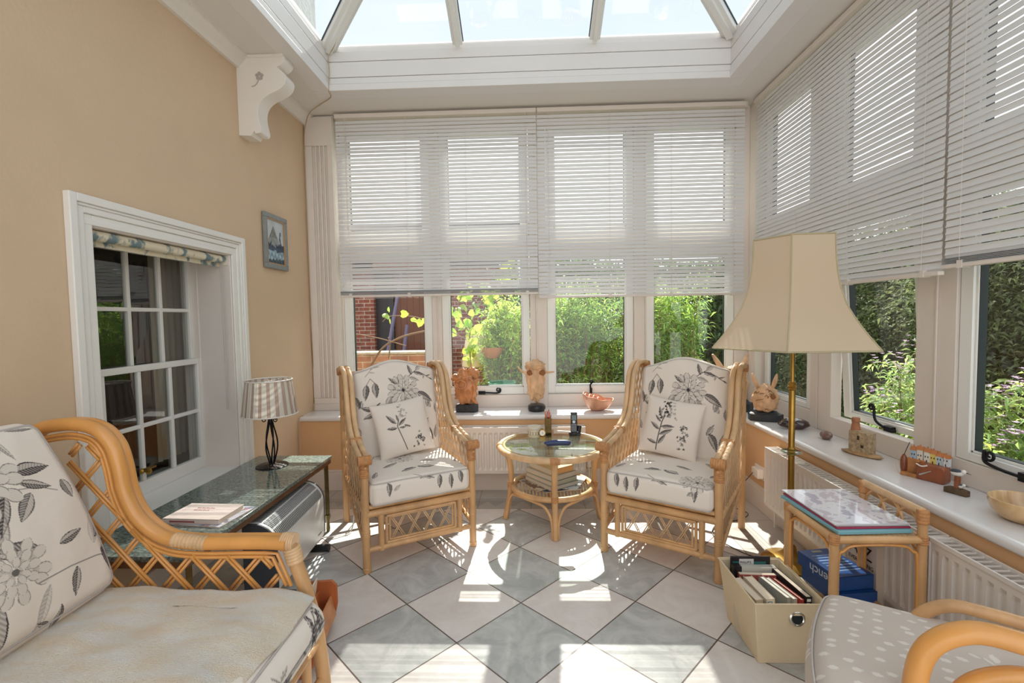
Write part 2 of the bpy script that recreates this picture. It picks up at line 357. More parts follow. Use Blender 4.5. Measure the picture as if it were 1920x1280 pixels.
# soffit (ceiling) around the lantern
bx0, bx1, by1 = -1.495, 1.52, 3.62
mb = MB()
mb.box(XL-.3, bx0-.10, YB0, 4.35, ZC, ZC+.06).box(bx1+.10, XW+.25, YB0, 4.35, ZC, ZC+.06).box(bx0-.10, bx1+.10, by1+.10, 4.35, ZC, ZC+.06)
mb.build('ceiling', m_soffit, label='flat white soffit around the glazed roof lantern', cat='ceiling', kind='structure')
mb = MB()
levels = [(ZC-.004, ZC+.045, .012), (ZC+.05, ZC+.095, 0), (ZC+.099, ZC+.212, 0), (ZC+.216, ZC+.285, 0), (ZC+.289, ZC+.335, -.012)]
for z0, z1, dd in levels:
    mb.box(bx0-.12, bx1+.12, by1-dd, by1+.12, z0, z1)
    mb.box(bx0-.12, bx0+dd, YB0, by1-dd, z0, z1); mb.box(bx1-dd, bx1+.12, YB0, by1-dd, z0, z1)
mb.build('trim_3', m_beam, bevel=.003, label='white boarded ring beam under the roof lantern', cat='beam', kind='structure')
# cornice moulding on left wall
prof = [(0, -.005), (.022, -.005), (.026, .01), (.034, .02), (.05, .03), (.064, .045), (.07, .06), (.082, .062), (.082, .08), (0, .08)]
mb = MB(); mb.prism([(XL+p[0], ZC-.075+p[1]) for p in prof], -4.12, -YB0, Matrix(((1, 0, 0, 0), (0, 0, -1, 0), (0, 1, 0, 0), (0, 0, 0, 1))))
mb.build('trim_4', m_white, smooth=True, label='white cornice moulding along the top of the peach wall', cat='cornice', kind='structure')
# batten above far and right windows
mb = MB().box(-1.62, 1.83, 4.02, YW, ZC-.045, ZC).box(1.87, XW, YB0, 4.02, ZC-.045, ZC)
mb.build('trim_5', m_cream, bevel=.003, label='cream batten above the far and right windows', cat='batten', kind='structure')
# fluted pilaster in left corner
mb = MB()
mb.box(XL, -1.64, 4.03, YW+.05, ZS, ZC-.005)
mb.box(XL+.0, -1.655, 4.012, 4.03, ZS, ZS+.06)
for x0, x1 in ((-1.885, -1.825), (-1.80, -1.785), (-1.765, -1.75), (-1.73, -1.715), (-1.695, -1.645)):
    mb.box(x0, x1, 4.012, 4.03, ZS+.11, ZC-.26)
mb.box(-1.885, -1.645, 4.012, 4.03, ZC-.26, ZC-.02); mb.box(-1.885, -1.645, 4.012, 4.03, ZS+.06, ZS+.11)
mb.build('trim_6', m_cream, bevel=.004, label='cream fluted pilaster in the far left corner', cat='pilaster', kind='structure')
# corner post back right
mb = MB(); mb.box(1.885, XW+.05, 3.99, YW+.05, ZS, ZC)
mb.build('trim_7', m_cream, bevel=.004, label='cream corner post between the far and right windows', cat='post', kind='structure')

# ---- window bays. local: x along wall, y outwards, z up
def window_bay(name, origin, rz, a, b, pane, label, zb=.79, ajar=0, gap=None, low_only=False):
    w = empty(name, origin, rz, label, 'window', kind='structure')
    p0, p1 = pane; zt0, zt1, ztop = 1.915, 2.17, 2.975
    f = MB(); s0, s1 = p0-.065, p1+.065   # sash extents
    f.box(a, s0, 0, .07, ZS, ZC).box(s1, b, 0, .07, ZS, ZC).box(s0, s1, 0, .07, ZS, .725).box(s0, s1, 0, .07, zt0+.06, zt1-.06).box(s0, s1, 0, .07, ztop+.05, ZC)
    f.box(a, a+.012, -.008, 0, ZS, ZC)
    f.build('window_frame', m_cream, w, bevel=.003)
    def sash(z0, z1, g0, g1, swing=0, nm='sash'):
        h = empty(nm, (0, .012, z1)); h.parent = w; h.rotation_euler = (swing, 0, 0)
        m = MB(); Z = lambda z: z-z1
        m.box(s0+.004, p0, 0, .055, Z(z0), 0).box(p1, s1-.004, 0, .055, Z(z0), 0).box(p0, p1, 0, .055, Z(z0), Z(g0)).box(p0, p1, 0, .055, Z(g1), 0)
        m.box(p0, p0+.012, .012, .05, Z(g0), Z(g1)).box(p1-.012, p1, .012, .05, Z(g0), Z(g1)).box(p0, p1, .012, .05, Z(g0), Z(g0)+.012)
        m.build('sash_frame', m_upvc, h, bevel=.003)
        k = MB(); k.box(p0+.012, p0+.015, .016, .05, Z(g0)+.01, Z(g1)).box(p1-.015, p1-.012, .016, .05, Z(g0)+.01, Z(g1)).box(p0+.012, p1-.012, .016, .05, Z(g0)+.012, Z(g0)+.015)
        k.build('glazing_seal', m_rubber, h)
        g = MB(); g.add([(p0, .035, Z(g0)), (p1, .035, Z(g0)), (p1, .035, Z(g1)), (p0, .035, Z(g1))], [(0, 1, 2, 3)]); g.build('pane', m_glass, h)
        return h
    lo = sash(.727, zt0+.058, zb, zt0, ajar, 'lower_sash'); sash(zt1-.058, ztop+.048, zt1, ztop, 0, 'upper_sash')
    return w, lo
def iron_stay(parent, pts, name='window_handle', boss=None):
    m = MB(); m.tube(spline(pts, 8), lambda t: .0045+.003*t, 8)
    if boss: m.box(*boss)
    return m.build(name, m_iron, parent, smooth=True, label='black wrought iron curled handle')
def curl(cx, cz, r, y, turns=1.35, start=0, sgn=1, end=.25):
    return [(cx+sgn*r*(end+(1-end)*t)*math.cos(start+2*math.pi*turns*(1-t)), y, cz+r*(end+(1-end)*t)*math.sin(start+2*math.pi*turns*(1-t))) for t in [i/14 for i in range(15)]]
bays = [('window_1', -1.64, -.80, (-1.563, -.908), 'leftmost pane of the far windows with the brick garage behind', 0),
        ('window_2', -.80, .065, (-.696, -.051), 'second far window from the left with curled iron handle', 0),
        ('window_3', .065, 1.005, (.227, .849), 'third far window from the left, standing slightly ajar', R(1.2)),
        ('window_4', 1.005, 1.885, (1.077, 1.703), 'far window behind the lampshade beside the right corner', 0)]
for nm, a, b, pn, lb, aj in bays:
    w, lo = window_bay(nm, (0, YW, 0), 0, a, b, pn, lb, ajar=aj)
    if nm == 'window_2':
        iron_stay(lo, curl(-.275, -1.205, .024, -.014, start=-1.57)+[(-.30, -.016, -1.232), (-.37, -.018, -1.228), (-.42, -.02, -1.228)], boss=(-.45, -.39, -.02, .0, -1.24, -1.214))
    if nm == 'window_3':
        iron_stay(lo, curl(.545, -1.14, .016, -.014, start=3.14, sgn=-1)+[(.535, -.016, -1.17), (.537, -.018, -1.21), (.54, -.02, -1.235)], boss=(.53, .55, -.02, 0, -1.25, -1.20))
rb = [('window_5', -4.04, -3.24, (-3.918, -3.381), 'narrow right hand window beside the far corner', 0),
      ('window_6', -3.24, -2.32, (-3.03, -2.50), 'right hand window with its bottom pushed open outwards', R(3.4)),
      ('window_7', -2.32, -1.36, (-2.149, -1.50), 'right hand window with large curled iron handle', 0),
      ('window_8', -1.36, -.40, (-1.20, -.55), 'right hand window nearest the viewer', 0)]
for nm, a, b, pn, lb, aj in rb:
    w, lo = window_bay(nm, (XW, 0, 0), -math.pi/2, a, b, pn, lb, zb=.765, ajar=aj)
    if nm == 'window_6':
        iron_stay(lo, curl(-2.80, -1.13, .022, -.03, start=0)+[(-2.775, -.034, -1.16), (-2.765, -.034, -1.20), (-2.73, -.03, -1.222), (-2.70, -.02, -1.235), (-2.64, -.02, -1.235)], boss=(-2.72, -2.66, -.025, 0, -1.25, -1.22))
    if nm == 'window_7':
        iron_stay(lo, curl(-2.02, -1.185, .026, -.03, start=2.6)+[(-2.035, -.034, -1.215), (-1.97, -.034, -1.228), (-1.92, -.03, -1.232), (-1.85, -.03, -1.232)], boss=(-1.90, -1.83, -.035, 0, -1.25, -1.215))

# ---- roof lantern
zE = ZC+.335; sl = .46
rf = empty('window_9', (0, 0, zE), 0, 'glazed hipped roof lantern over the room', 'roof lantern', kind='structure')
hx = (bx0+bx1)/2; hw = (bx1-bx0)/2; yr = by1-hw; zr = hw*sl
yN = YB0
g = MB()
g.add([(bx0, by1, 0), (bx1, by1, 0), (hx, yr, zr)], [(0, 1, 2)])
g.add([(bx0, by1, 0), (hx, yr, zr), (hx, yN, zr), (bx0, yN, 0)], [(0, 1, 2, 3)])
g.add([(bx1, by1, 0), (hx, yr, zr), (hx, yN, zr), (bx1, yN, 0)], [(0, 1, 2, 3)])
g.build('roof_pane', mat_glass('roof_glass', (.50, .55, .585, 1)), rf, fix=False)  # tint added to dim the sky and keep it pale blue
def bar(p, q, w, h, up=Vector((0, 0, 1))):
    p, q = Vector(p), Vector(q); d = (q-p).normalized(); s = d.cross(up).normalized(); u = s.cross(d)
    return [p+s*w*a+u*h*b for a, b in ((-.5, 0), (.5, 0), (.5, 1), (-.5, 1))]+[q+s*w*a+u*h*b for a, b in ((-.5, 0), (.5, 0), (.5, 1), (-.5, 1))]
BF = [(0, 1, 2, 3), (7, 6, 5, 4), (0, 4, 5, 1), (1, 5, 6, 2), (2, 6, 7, 3), (3, 7, 4, 0)]
def rafter(p, q, w=.075, h=-.045, nm='rafter'):
    m = MB().add(bar(p, q, w, h), BF); m.add(bar(p, q, w*.45, h*1.5), BF); r = m.build(nm, m_upvc, rf, bevel=.004)
    k = MB().add(bar(Vector(p)+Vector((0, 0, -.002)), Vector(q)+Vector((0, 0, -.002)), w*1.16, -.006), BF); k.build('rafter_seal', m_rubber, r)
for x in (-.5, .52): rafter((x, by1, 0), (x, by1-(hw-abs(x-hx)), (hw-abs(x-hx))*sl))
rafter((bx0, by1, 0), (hx, yr, zr), .105, -.05, 'hip_rafter'); rafter((bx1, by1, 0), (hx, yr, zr), .105, -.05, 'hip_rafter')
for y in (2.3, 1.2, .1, -1.0):
    for x in (bx0, bx1):
        f = 1.0 if y <= yr else (by1-y)/hw
        rafter((x, y, 0), (x+(hx-x)*f, y, zr*f))
m = MB().add(bar((hx, yr+.03, zr-.01), (hx, yN, zr-.01), .12, -.06), BF); m.build('ridge_beam', m_upvc, rf, bevel=.004)
# white outside wall of the house rising beside the lantern
mb = MB().box(-3.6, -1.95, YB0, 4.47, ZC+.35, 6.5)
mb.build('wall_house', mat('white_rendered_brick', '#dcd8d0', .9, noise=(12, .08), bump=(25, .6)), label='white rendered house wall rising beside the roof lantern', cat='wall', kind='structure')
# cable running down the hip and corner
m = MB().tube(spline([(bx0+.26, by1-.24, zE+.06), (bx0+.16, by1-.16, zE-.0), (bx0+.07, by1-.06, zE-.05), (bx0+.02, by1-.03, zE-.1), (bx0+.014, by1-.015, ZC+.12), (bx0+.01, by1-.03, ZC-.006), (bx0-.02, by1+.08, ZC-.008), (bx0-.16, by1+.2, ZC-.008), (XL+.1, 3.93, ZC-.02), (XL+.03, 4.0, ZC-.09), (XL+.012, 4.0, ZC-.25), (XL+.012, 4.0, 2.2), (XL+.014, 4.0, 1.4), (XL+.012, 4.0, ZS+.02), (XL+.012, 3.75, ZS+.004), (XL+.012, 3.71, .5), (XL+.012, 3.71, .2)], 6), .0032, 6)
m.build('cable', mat('clear_flex', '#b59a70', .4), smooth=True, label='thin beige cable trailing from roof corner down the far left wall edge', cat='cable')

# ---- venetian blinds
def blind(name, length, drop, n, loc, rz, label, stack=0, group=None, close=.87):
    o = empty(name, loc, rz, label, 'blind', group)     # local x along, y outwards, top at z 0
    MB().box(0, length, -.022, .022, -.034, 0).build('head_rail', m_cream, o, bevel=.002)
    m = MB(); pitch = (drop-.05-stack)/n; a, b = .0045, pitch*close
    for i in range(n):
        zc = -.05-pitch*(i+.5); prof = []
        for k in range(4):
            t = k/3-.5; bow = .003*(1-4*t*t)
            prof.append((t*2*a*.5+0+bow*.8, zc+t*b-bow*.5))
        sag = .0012*math.sin(i*2.1)
        vs = []; fs = []
        xs = [0, length*.25, length*.5, length*.75, length]
        for q, x in enumerate(xs):
            for (yy, zz) in prof: vs.append((x, yy, zz+sag*(q-2)))
        for q in range(4):
            for k in range(3): fs.append((q*4+k, q*4+k+1, (q+1)*4+k+1, (q+1)*4+k))
        m.add(vs, fs)
    m.build('slats', m_slat, o, smooth='all', fix=False)
    if stack:
        s = MB()
        for i in range(int(stack/.006)): s.box(0, length, -.013, .013, -drop+.018+i*.006, -drop+.018+i*.006+.0035)
        s.build('stacked_slats', mat('grey_slat', '#9a9b9d', .5), o, label='grey edges of the bunched bottom slats')
    MB().box(0, length, -.014, .014, -drop, -drop+.018).build('bottom_rail', m_cream, o, bevel=.002)
    c = MB(); nc = max(2, round(length/.42)); xs = [.09+(length-.18)*i/(nc-1) for i in range(nc)]
    for x in xs:
        for dy in (-.016, .016): c.tube([(x, dy, -.034), (x, dy, -drop)], .0011, 4)
        c.box(x-.012, x+.012, -.017, .017, -drop-.003, -drop+.03)
    c.build('ladder_cords', m_cream, o)
    return o
blind('venetian_blind', 1.69, 1.53, 47, (-1.605, 3.99, ZC-.02), 0, 'wide slatted blind over the left half of the far windows', .038)
blind('venetian_blind', 1.70, 1.565, 49, (.092, 3.99, ZC-.02), 0, 'wide slatted blind over the right half of the far windows')
blind('venetian_blind', 1.75, 1.565, 49, (1.865, 3.95, ZC-.02), -math.pi/2, 'slatted blind on the right wall nearest the far corner, behind the lampshade', close=.93)
blind('venetian_blind', 1.75, 1.54, 48, (1.865, 2.185, ZC-.02), -math.pi/2, 'slatted blind at the right edge of the view, bottom slats bunched', .03, close=.93)
# hanging blind cord
for (x, y, z0, z1) in ((-1.52, 3.966, ZC-.05, 2.2),):
    MB().tube([(x, y, z0), (x+.004, y, z1)], .002, 6).lathe([(.001, z1-.03), (.006, z1-.028), (.004, z1)], 8, c=(x+.004, y)).build('blind_wand', m_cream, smooth=True, label='thin cream tilt wand hanging at the left end of the far blind', cat='blind wand')

# ---- left sash window in the peach wall
ws = empty('window_10', (XL, 0, 0), 0, 'white multi pane sash window set in the peach wall', 'window', kind='structure')
m = MB()   # casing
cy0, cy1, cz1, cz0 = 1.875, 3.068, 1.950, .36
def casing_band(m, i0, i1, x1):   # rect ring from inset i0 to i1
    m.box(0, x1, cy0+i0, cy0+i1, cz0, cz1-i0).box(0, x1, cy1-i1, cy1-i0, cz0, cz1-i0).box(0, x1, cy0+i1, cy1-i1, cz1-i1, cz1-i0)
casing_band(m, 0, .035, .03); casing_band(m, .035, .047, .022); casing_band(m, .047, .075, .017); casing_band(m, .075, .118, .010)
m.box(0, .012, wy0, wy1, wz1-.006, wz1+.02)
m.build('window_casing', m_casing, ws, bevel=.004)
m = MB()   # reveal linings + frame
rd = .24
m.box(-rd-.09, .0, wy1-.012, wy1+.001, wz0, wz1).box(-rd-.09, 0, wy0-.001, wy0+.012, wz0, wz1).box(-rd-.09, 0, wy0, wy1, wz1-.012, wz1+.001)
m.box(-rd-.06, -rd+.03, wy0, wy0+.05, wz0, wz1).box(-rd-.06, -rd+.022, wy1-.016, wy1, wz0, wz1)
m.build('window_lining', m_cream, ws, bevel=.004)
MB().box(-rd-.06, .045, wy0, wy1, wz0, wz0+.045).build('window_board', m_casing, ws, bevel=.006)
sy0, sy1 = wy0+.049, wy1-.005
def sash_grid(x0, x1, z0, z1, rows, nm, bot=.06, top=.035):
    s = MB(); h = empty(nm, (0, 0, 0)); h.parent = ws
    s.box(x0, x1, sy0, sy0+.035, z0, z1).box(x0, x1, sy1-.035, sy1, z0, z1).box(x0, x1-.0006, sy0+.035, sy1-.035, z0, z0+bot).box(x0, x1-.0006, sy0+.035, sy1-.035, z1-top, z1)
    iy = [sy0+.035+(sy1-sy0-.07)*k/4 for k in range(5)]
    for y in iy[1:-1]: s.box(x0+.006, x1-.004, y-.011, y+.011, z0+bot, z1-top)
    for k in range(1, rows):
        z = z0+bot+(z1-top-z0-bot)*k/rows; s.box(x0+.0075, x1-.0055, sy0+.03, sy1-.03, z-.011, z+.011)
    s.build('sash_frame', m_casing, h, bevel=.003)
    for c in range(4):
        for r in range(rows):
            za = z0+bot+(z1-top-z0-bot)*r/rows; zb = z0+bot+(z1-top-z0-bot)*(r+1)/rows; xm = (x0+x1)/2
            t = random.uniform(-.004, .004); t2 = random.uniform(-.004, .004)
            MB().add([(xm+t, iy[c], za), (xm, iy[c+1], za), (xm+t2, iy[c+1], zb), (xm, iy[c], zb)], [(0, 1, 2, 3)]).build('pane', m_oldglass, h)
    return h
sash_grid(-rd-.055, -rd-.02, 1.14, wz1-.012, 2, 'upper_sash', bot=.03)
lo = sash_grid(-rd-.018, -rd+.015, wz0+.045, 1.175, 2, 'lower_sash', bot=.075)
k = MB().lathe([(.004, 0), (.016, .004), (.014, .012), (.006, .02), (.006, .03), (.016, .04), (.014, .052), (.0, .056)], 14, T(-rd+.015, 2.44, .60, ry=math.pi/2)).box(-rd+.03, -rd+.055, 2.44, 2.50, .607, .615)
k.build('sash_lift', m_brass, lo, smooth=True, label='small brass sash fastener')
# dark room behind the sash window
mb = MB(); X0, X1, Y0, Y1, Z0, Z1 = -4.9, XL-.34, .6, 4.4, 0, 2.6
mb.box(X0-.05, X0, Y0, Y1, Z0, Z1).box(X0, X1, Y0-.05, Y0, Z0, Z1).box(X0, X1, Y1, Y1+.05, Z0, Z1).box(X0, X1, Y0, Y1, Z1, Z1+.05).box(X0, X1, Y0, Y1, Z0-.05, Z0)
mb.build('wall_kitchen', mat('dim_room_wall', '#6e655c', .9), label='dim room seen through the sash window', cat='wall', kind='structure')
m = MB(); pts = []
for i in range(25): pts.append((-2.42+.02*math.sin(i*1.6), 2.93+.014*i))
m.add([(x, y, .5) for x, y in pts]+[(x, y, 1.95) for x, y in pts], [(i, i+1, 26+i-0, 25+i) for i in range(24)])
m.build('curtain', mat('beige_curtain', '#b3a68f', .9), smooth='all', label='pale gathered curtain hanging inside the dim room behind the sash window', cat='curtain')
tb = empty('dining_table', (-3.0, 2.55, 0), .2, 'dark table standing in the dim room behind the sash window', 'table')
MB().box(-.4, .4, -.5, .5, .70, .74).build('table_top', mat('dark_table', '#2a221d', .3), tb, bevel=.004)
for sx in (-1, 1):
    for sy in (-1, 1): MB().box(sx*.35-.025, sx*.35+.025, sy*.45-.025, sy*.45+.025, 0, .70).build('leg', bpy.data.materials['dark_table'], tb)
# roller blind
rbk = empty('roller_blind', (XL-.04, 0, 1.797), 0, 'rolled up cream blind with blue green leaf pattern above the sash window', 'blind')
m = MB(); m.tube([(0, wy0+.015, 0), (0, wy1-.02, 0)], .024, 18)
mfl = mat('leaf_chintz', '#ddd3bb', .85, noise=(11, .0, (1, 1.3, 1)))
nn = mfl.node_tree; vv = [x for x in nn.nodes if x.type == 'VALTORGB'][0]; vv.color_ramp.elements[0].position = .40; vv.color_ramp.elements[1].position = .47
vv.color_ramp.elements[0].color = hexc('#71858a'); vv.color_ramp.elements[1].color = hexc('#ddd3bb')
m.build('roll', mfl, rbk, smooth=True)
MB().box(-.028, -.02, wy0+.02, wy1-.025, -.045, .0).build('fabric_hem', mfl, rbk)
MB().box(-.03, .03, wy1-.02, wy1-.012, -.035, .03).box(-.03, .03, wy0+.012, wy0+.015, -.035, .03).build_each('bracket', m_cream, rbk)
MB().tube([(.0, wy1-.05, 0), (.002, wy1-.05, -.95)], .0015, 5).tube([(.012, wy1-.05, 0), (.012, wy1-.052, -.95)], .0015, 5).build('bead_chain', m_pipe, rbk)

# ---- corbel bracket
cb = empty('corbel', (XL, 3.10, 0), 0, 'white scrolled wooden corbel with carved flower under the cornice', 'corbel')
out = [(0, .0), (.325, .0)]
scr = [(.345, -.005), (.362, -.03), (.352, -.055), (.325, -.075), (.30, -.085), (.345, -.12), (.366, -.15), (.36, -.185), (.335, -.215), (.29, -.24), (.225, -.265), (.18, -.295), (.155, -.335), (.148, -.38), (.155, -.43), (.165, -.48), (.155, -.505), (.12, -.51)]
pl = [(0, 0), (.325, 0)]+[tuple(p[:2]) for p in spline([(a, b, 0) for a, b in scr], 4)]+[(.115, -.49), (.09, -.525), (0, -.52)]
MX = Matrix(((1, 0, 0, 0), (0, 0, 1, 0), (0, 1, 0, ZC-.0), (0, 0, 0, 1)))
MB().prism([(a*.9, b*.99) for a, b in pl], 0, .115, MX).build('corbel_body', m_white, cb, bevel=.004)
mc = MB().box(0, .315, -.006, .12, ZC-.022, ZC-.001); mc.build('corbel_cap', m_white, cb, bevel=.003)
m = MB()
for k in range(5):
    a = R(90+72*k); m.lathe([(0, 0), (.011, .001), (.011, .002), (0, .003)], 10, T(.155+.017*math.cos(a), -.003, ZC-.14+.017*math.sin(a), rx=math.pi/2, ry=0))
m.tube(spline([(.15, -.002, ZC-.155), (.14, -.002, ZC-.18), (.12, -.002, ZC-.20), (.10, -.002, ZC-.205)], 4), .0028, 6)
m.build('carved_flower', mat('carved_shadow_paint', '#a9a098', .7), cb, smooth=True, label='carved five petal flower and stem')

# ---- picture
def vgrid(name, nx, ny, wx, wy, colfn, material, parent, M, attr='paint', quadr=False):
    xs = np.linspace(0, 1, nx); ys = np.linspace(0, 1, ny); U, V = np.meshgrid(xs, ys)
    co = np.stack([U.ravel()*wx, V.ravel()*wy, np.zeros(U.size)], 1)
    idx = np.arange(nx*ny).reshape(ny, nx)
    fs = np.stack([idx[:-1, :-1].ravel(), idx[:-1, 1:].ravel(), idx[1:, 1:].ravel(), idx[1:, :-1].ravel()], 1)
    o = np_mesh(name, co, fs, material, parent)
    set_attr(o, attr, colfn(U.ravel(), V.ravel())); o.matrix_local = M; return o
def np_mesh(name, co, fs, material, parent, smooth=True):
    me = bpy.data.meshes.new(name); nv, nf = len(co), len(fs)
    me.vertices.add(nv); me.vertices.foreach_set('co', co.astype(np.float32).ravel())
    me.loops.add(nf*4); me.loops.foreach_set('vertex_index', fs.astype(np.int32).ravel())
    me.polygons.add(nf); me.polygons.foreach_set('loop_start', np.arange(nf, dtype=np.int32)*4)
    me.polygons.foreach_set('use_smooth', [smooth]*nf)
    me.update(calc_edges=True); me.validate()
    o = bpy.data.objects.new(name, me); C.objects.link(o); o.parent = parent
    if material: me.materials.append(material)
    return o
def set_attr(o, attr, col):
    col = np.asarray(col, dtype=np.float32)
    if col.ndim == 1: col = np.stack([col]*3, 1)
    col = np.concatenate([col, np.ones((len(col), 1), np.float32)], 1)
    a = o.data.color_attributes.new(attr, 'FLOAT_COLOR', 'POINT'); a.data.foreach_set('color', col.ravel())
def srgb(h): return np.array(hexc(h)[:3])
def fbm(u, v, s, seed=0):
    r = np.zeros_like(u); a = 1; g = np.random.default_rng(seed)
    for _ in range(4):
        for _ in range(3):
            k = g.normal(size=2); k /= np.hypot(*k); ph = g.uniform(0, 6.28); r += a*np.sin((u*k[0]+v*k[1])*s*6.28+ph)/3
        s *= 2.1; a *= .55
    return r
def painting(U, V):
    sky = srgb('#b9c0c3'); c = np.tile(sky, (len(U), 1))
    c += (fbm(U, V, 2, 3)*.04)[:, None]
    def put(mask, col, k=.12, sd=1): c[mask] = (srgb(col)*(1+k*fbm(U, V, 7, sd)[:, None]))[mask]
    roof = (V < .86-abs(U-.40)*1.15) & (V > .3) & (abs(U-.4) < .36); put(roof, '#7c7c74', .3)
    put((abs(U-.40) < .30) & (V > .28) & (V < .60) & (V < .80-abs(U-.4)*1.0), '#8d928f', .3, 5)
    put(abs(U-.80-.06*fbm(V, U, 2, 9)) < .03*(V < .75), '#4b5a66', .4, 3)
    put((V < .46+.12*fbm(U, V, 2.5, 4)) & (V > .22), '#39475a', .5, 7)
    put((V < .30+.04*fbm(U, V, 3, 2)), '#8fa6b4', .6, 8)
    put((V < .12+.06*fbm(U, V, 3, 6)), '#43515a', .5, 9)
    return np.clip(c, .01, 1)
pc = empty('framed_picture', (XL, 3.318, 1.79), 0, 'small grey framed picture of a house and trees hung on the peach wall', 'picture')
m = MB(); fw, fh = .315, .40
for a in ((0, fw, 0, .035), (0, fw, fh-.035, fh)): m.box(.004, .026, a[0], a[1], a[2], a[3])
m.box(.004, .026, 0, .035, .035, fh-.035).box(.004, .026, fw-.035, fw, .035, fh-.035)
m.build('picture_frame', mat('grey_frame', '#868a88', .5, noise=(30, .15)), pc, bevel=.004)
m = MB()
for a in ((.035, fw-.035, .035, .042), (.035, fw-.035, fh-.042, fh-.035), (.035, .042, .042, fh-.042), (fw-.042, fw-.035, .042, fh-.042)): m.box(.006, .022, *a)
m.build('inner_slip', mat('tan_slip', '#b08a62', .5), pc)
vgrid('painted_panel', 60, 76, fw-.07, fh-.07, painting, mat_attr('painting_panel'), pc, Matrix(((0, 0, 1, .012), (1, 0, 0, .035), (0, 1, 0, .035), (0, 0, 0, 1))))

# ================================================================ textile printing (leaf and flower drawing as a per-vertex colour)
class Ink:
    def __init__(s, U, V): s.U, s.V, s.I = U, V, np.zeros_like(U)
    def sel(s, x, y, r): return np.nonzero((abs(s.U-x) < r) & (abs(s.V-y) < r))[0]
    def leaf(s, x, y, ang, Ln, Wd, dark=.8, bend=0.):
        i = s.sel(x, y, Ln*1.15)
        if not len(i): return s
        a = R(ang); du, dv = s.U[i]-x, s.V[i]-y
        t = (du*math.cos(a)+dv*math.sin(a))/Ln; c = (-du*math.sin(a)+dv*math.cos(a)); c = c-bend*Ln*t*t
        ok = (t > 0) & (t < 1); tt = np.clip(t, 0, 1)
        w = Wd*.5*np.sin(np.pi*tt**.8)**.9+1e-6; q = c/w; ins = ok & (abs(q) < 1)
        half = np.where(q > 0, .95, .45)
        vein = .5+.5*np.sin((t*Ln-abs(c)*.8)*2*np.pi/(Ln*.085))
        v = dark*np.clip(half*(.45+.6*vein)+.7*(abs(q) > .8)+(abs(c) < .0012)*.6, 0, 1)
        s.I[i] = np.where(ins, np.maximum(s.I[i], v), s.I[i]); return s
    def stem(s, pts, w=.0022, dark=.7):
        for (x0, y0), (x1, y1) in zip(pts[:-1], pts[1:]):
            Ln = math.hypot(x1-x0, y1-y0)+1e-9; i = s.sel((x0+x1)/2, (y0+y1)/2, Ln/2+w*2)
            if not len(i): continue
            du, dv = s.U[i]-x0, s.V[i]-y0; t = np.clip((du*(x1-x0)+dv*(y1-y0))/Ln/Ln, 0, 1)
            d = np.hypot(du-t*(x1-x0), dv-t*(y1-y0)); s.I[i] = np.maximum(s.I[i], dark*np.clip(1.3-d/w, 0, 1))
        return s
    def flower(s, x, y, Rr, dark=.5, seed=0):
        g = np.random.default_rng(seed)
        for ring, (k, r0, Lp, Wp) in enumerate(((11, .45, .6, .36), (9, .22, .5, .3), (7, .05, .38, .22))):
            for j in range(k):
                a = 2*math.pi*(j+ring*.5)/k+g.uniform(-.15, .15); px, py = x+Rr*r0*math.cos(a), y+Rr*r0*math.sin(a)*.85
                i = s.sel(px, py, Rr*Lp*1.2)
                if not len(i): continue
                du, dv = s.U[i]-px, s.V[i]-py; t = (du*math.cos(a)+dv*math.sin(a))/(Rr*Lp); c = (-du*math.sin(a)+dv*math.cos(a))/(Rr*Wp)
                w = np.sin(np.pi*np.clip(t, 0, 1)**1.5)**.6; q = np.abs(c)/(w*.5+1e-6); ins = (t > 0) & (t < 1) & (q < 1)
                ln = .22*(.5+.5*np.sin(c*38))*(1-t*.6)
                v = dark*np.clip(.13+ln+.85*(q > .84)+.3*(1-t)*(t < .35), 0, 1)
                s.I[i] = np.where(ins, v, s.I[i])
        i = s.sel(x, y, Rr*.13); d = np.hypot(s.U[i]-x, s.V[i]-y); s.I[i] = np.where(d < Rr*.1, dark*1.3, s.I[i]); return s
    def sprig(s, x, y, ang, sc=.1, n=5, dark=.8, lf=.55, wd=.17):
        a = R(ang); ex, ey = x+sc*math.cos(a), y+sc*math.sin(a); s.stem([(x, y), (x+.5*sc*math.cos(a+.12), y+.5*sc*math.sin(a+.12)), (ex, ey)], dark=dark)
        for k in range(n):
            t = .35+.65*k/(n-1) if n > 1 else 1; sg = 1 if k % 2 else -1
            s.leaf(x+t*sc*math.cos(a), y+t*sc*math.sin(a), ang+(sg*(62-22*t) if k < n-1 else 4), sc*lf, sc*wd, dark*(1 if k % 3 else .6), sg*.15)
        return s
    def cluster(s, x, y, w, h, n=26, dark=.6, seed=1):
        g = np.random.default_rng(seed)
        for _ in range(n):
            t = g.uniform(0, 1); cx = x+g.normal()*w*.5*(1-t*.65); cy = y-h/2+h*t; dk = dark*g.uniform(.4, 1); rr = .0085
            for k in range(4):
                a = math.pi/2*k+g.uniform(0, 1); s.leaf(cx, cy, math.degrees(a), rr, rr*.8, dk)
        return s
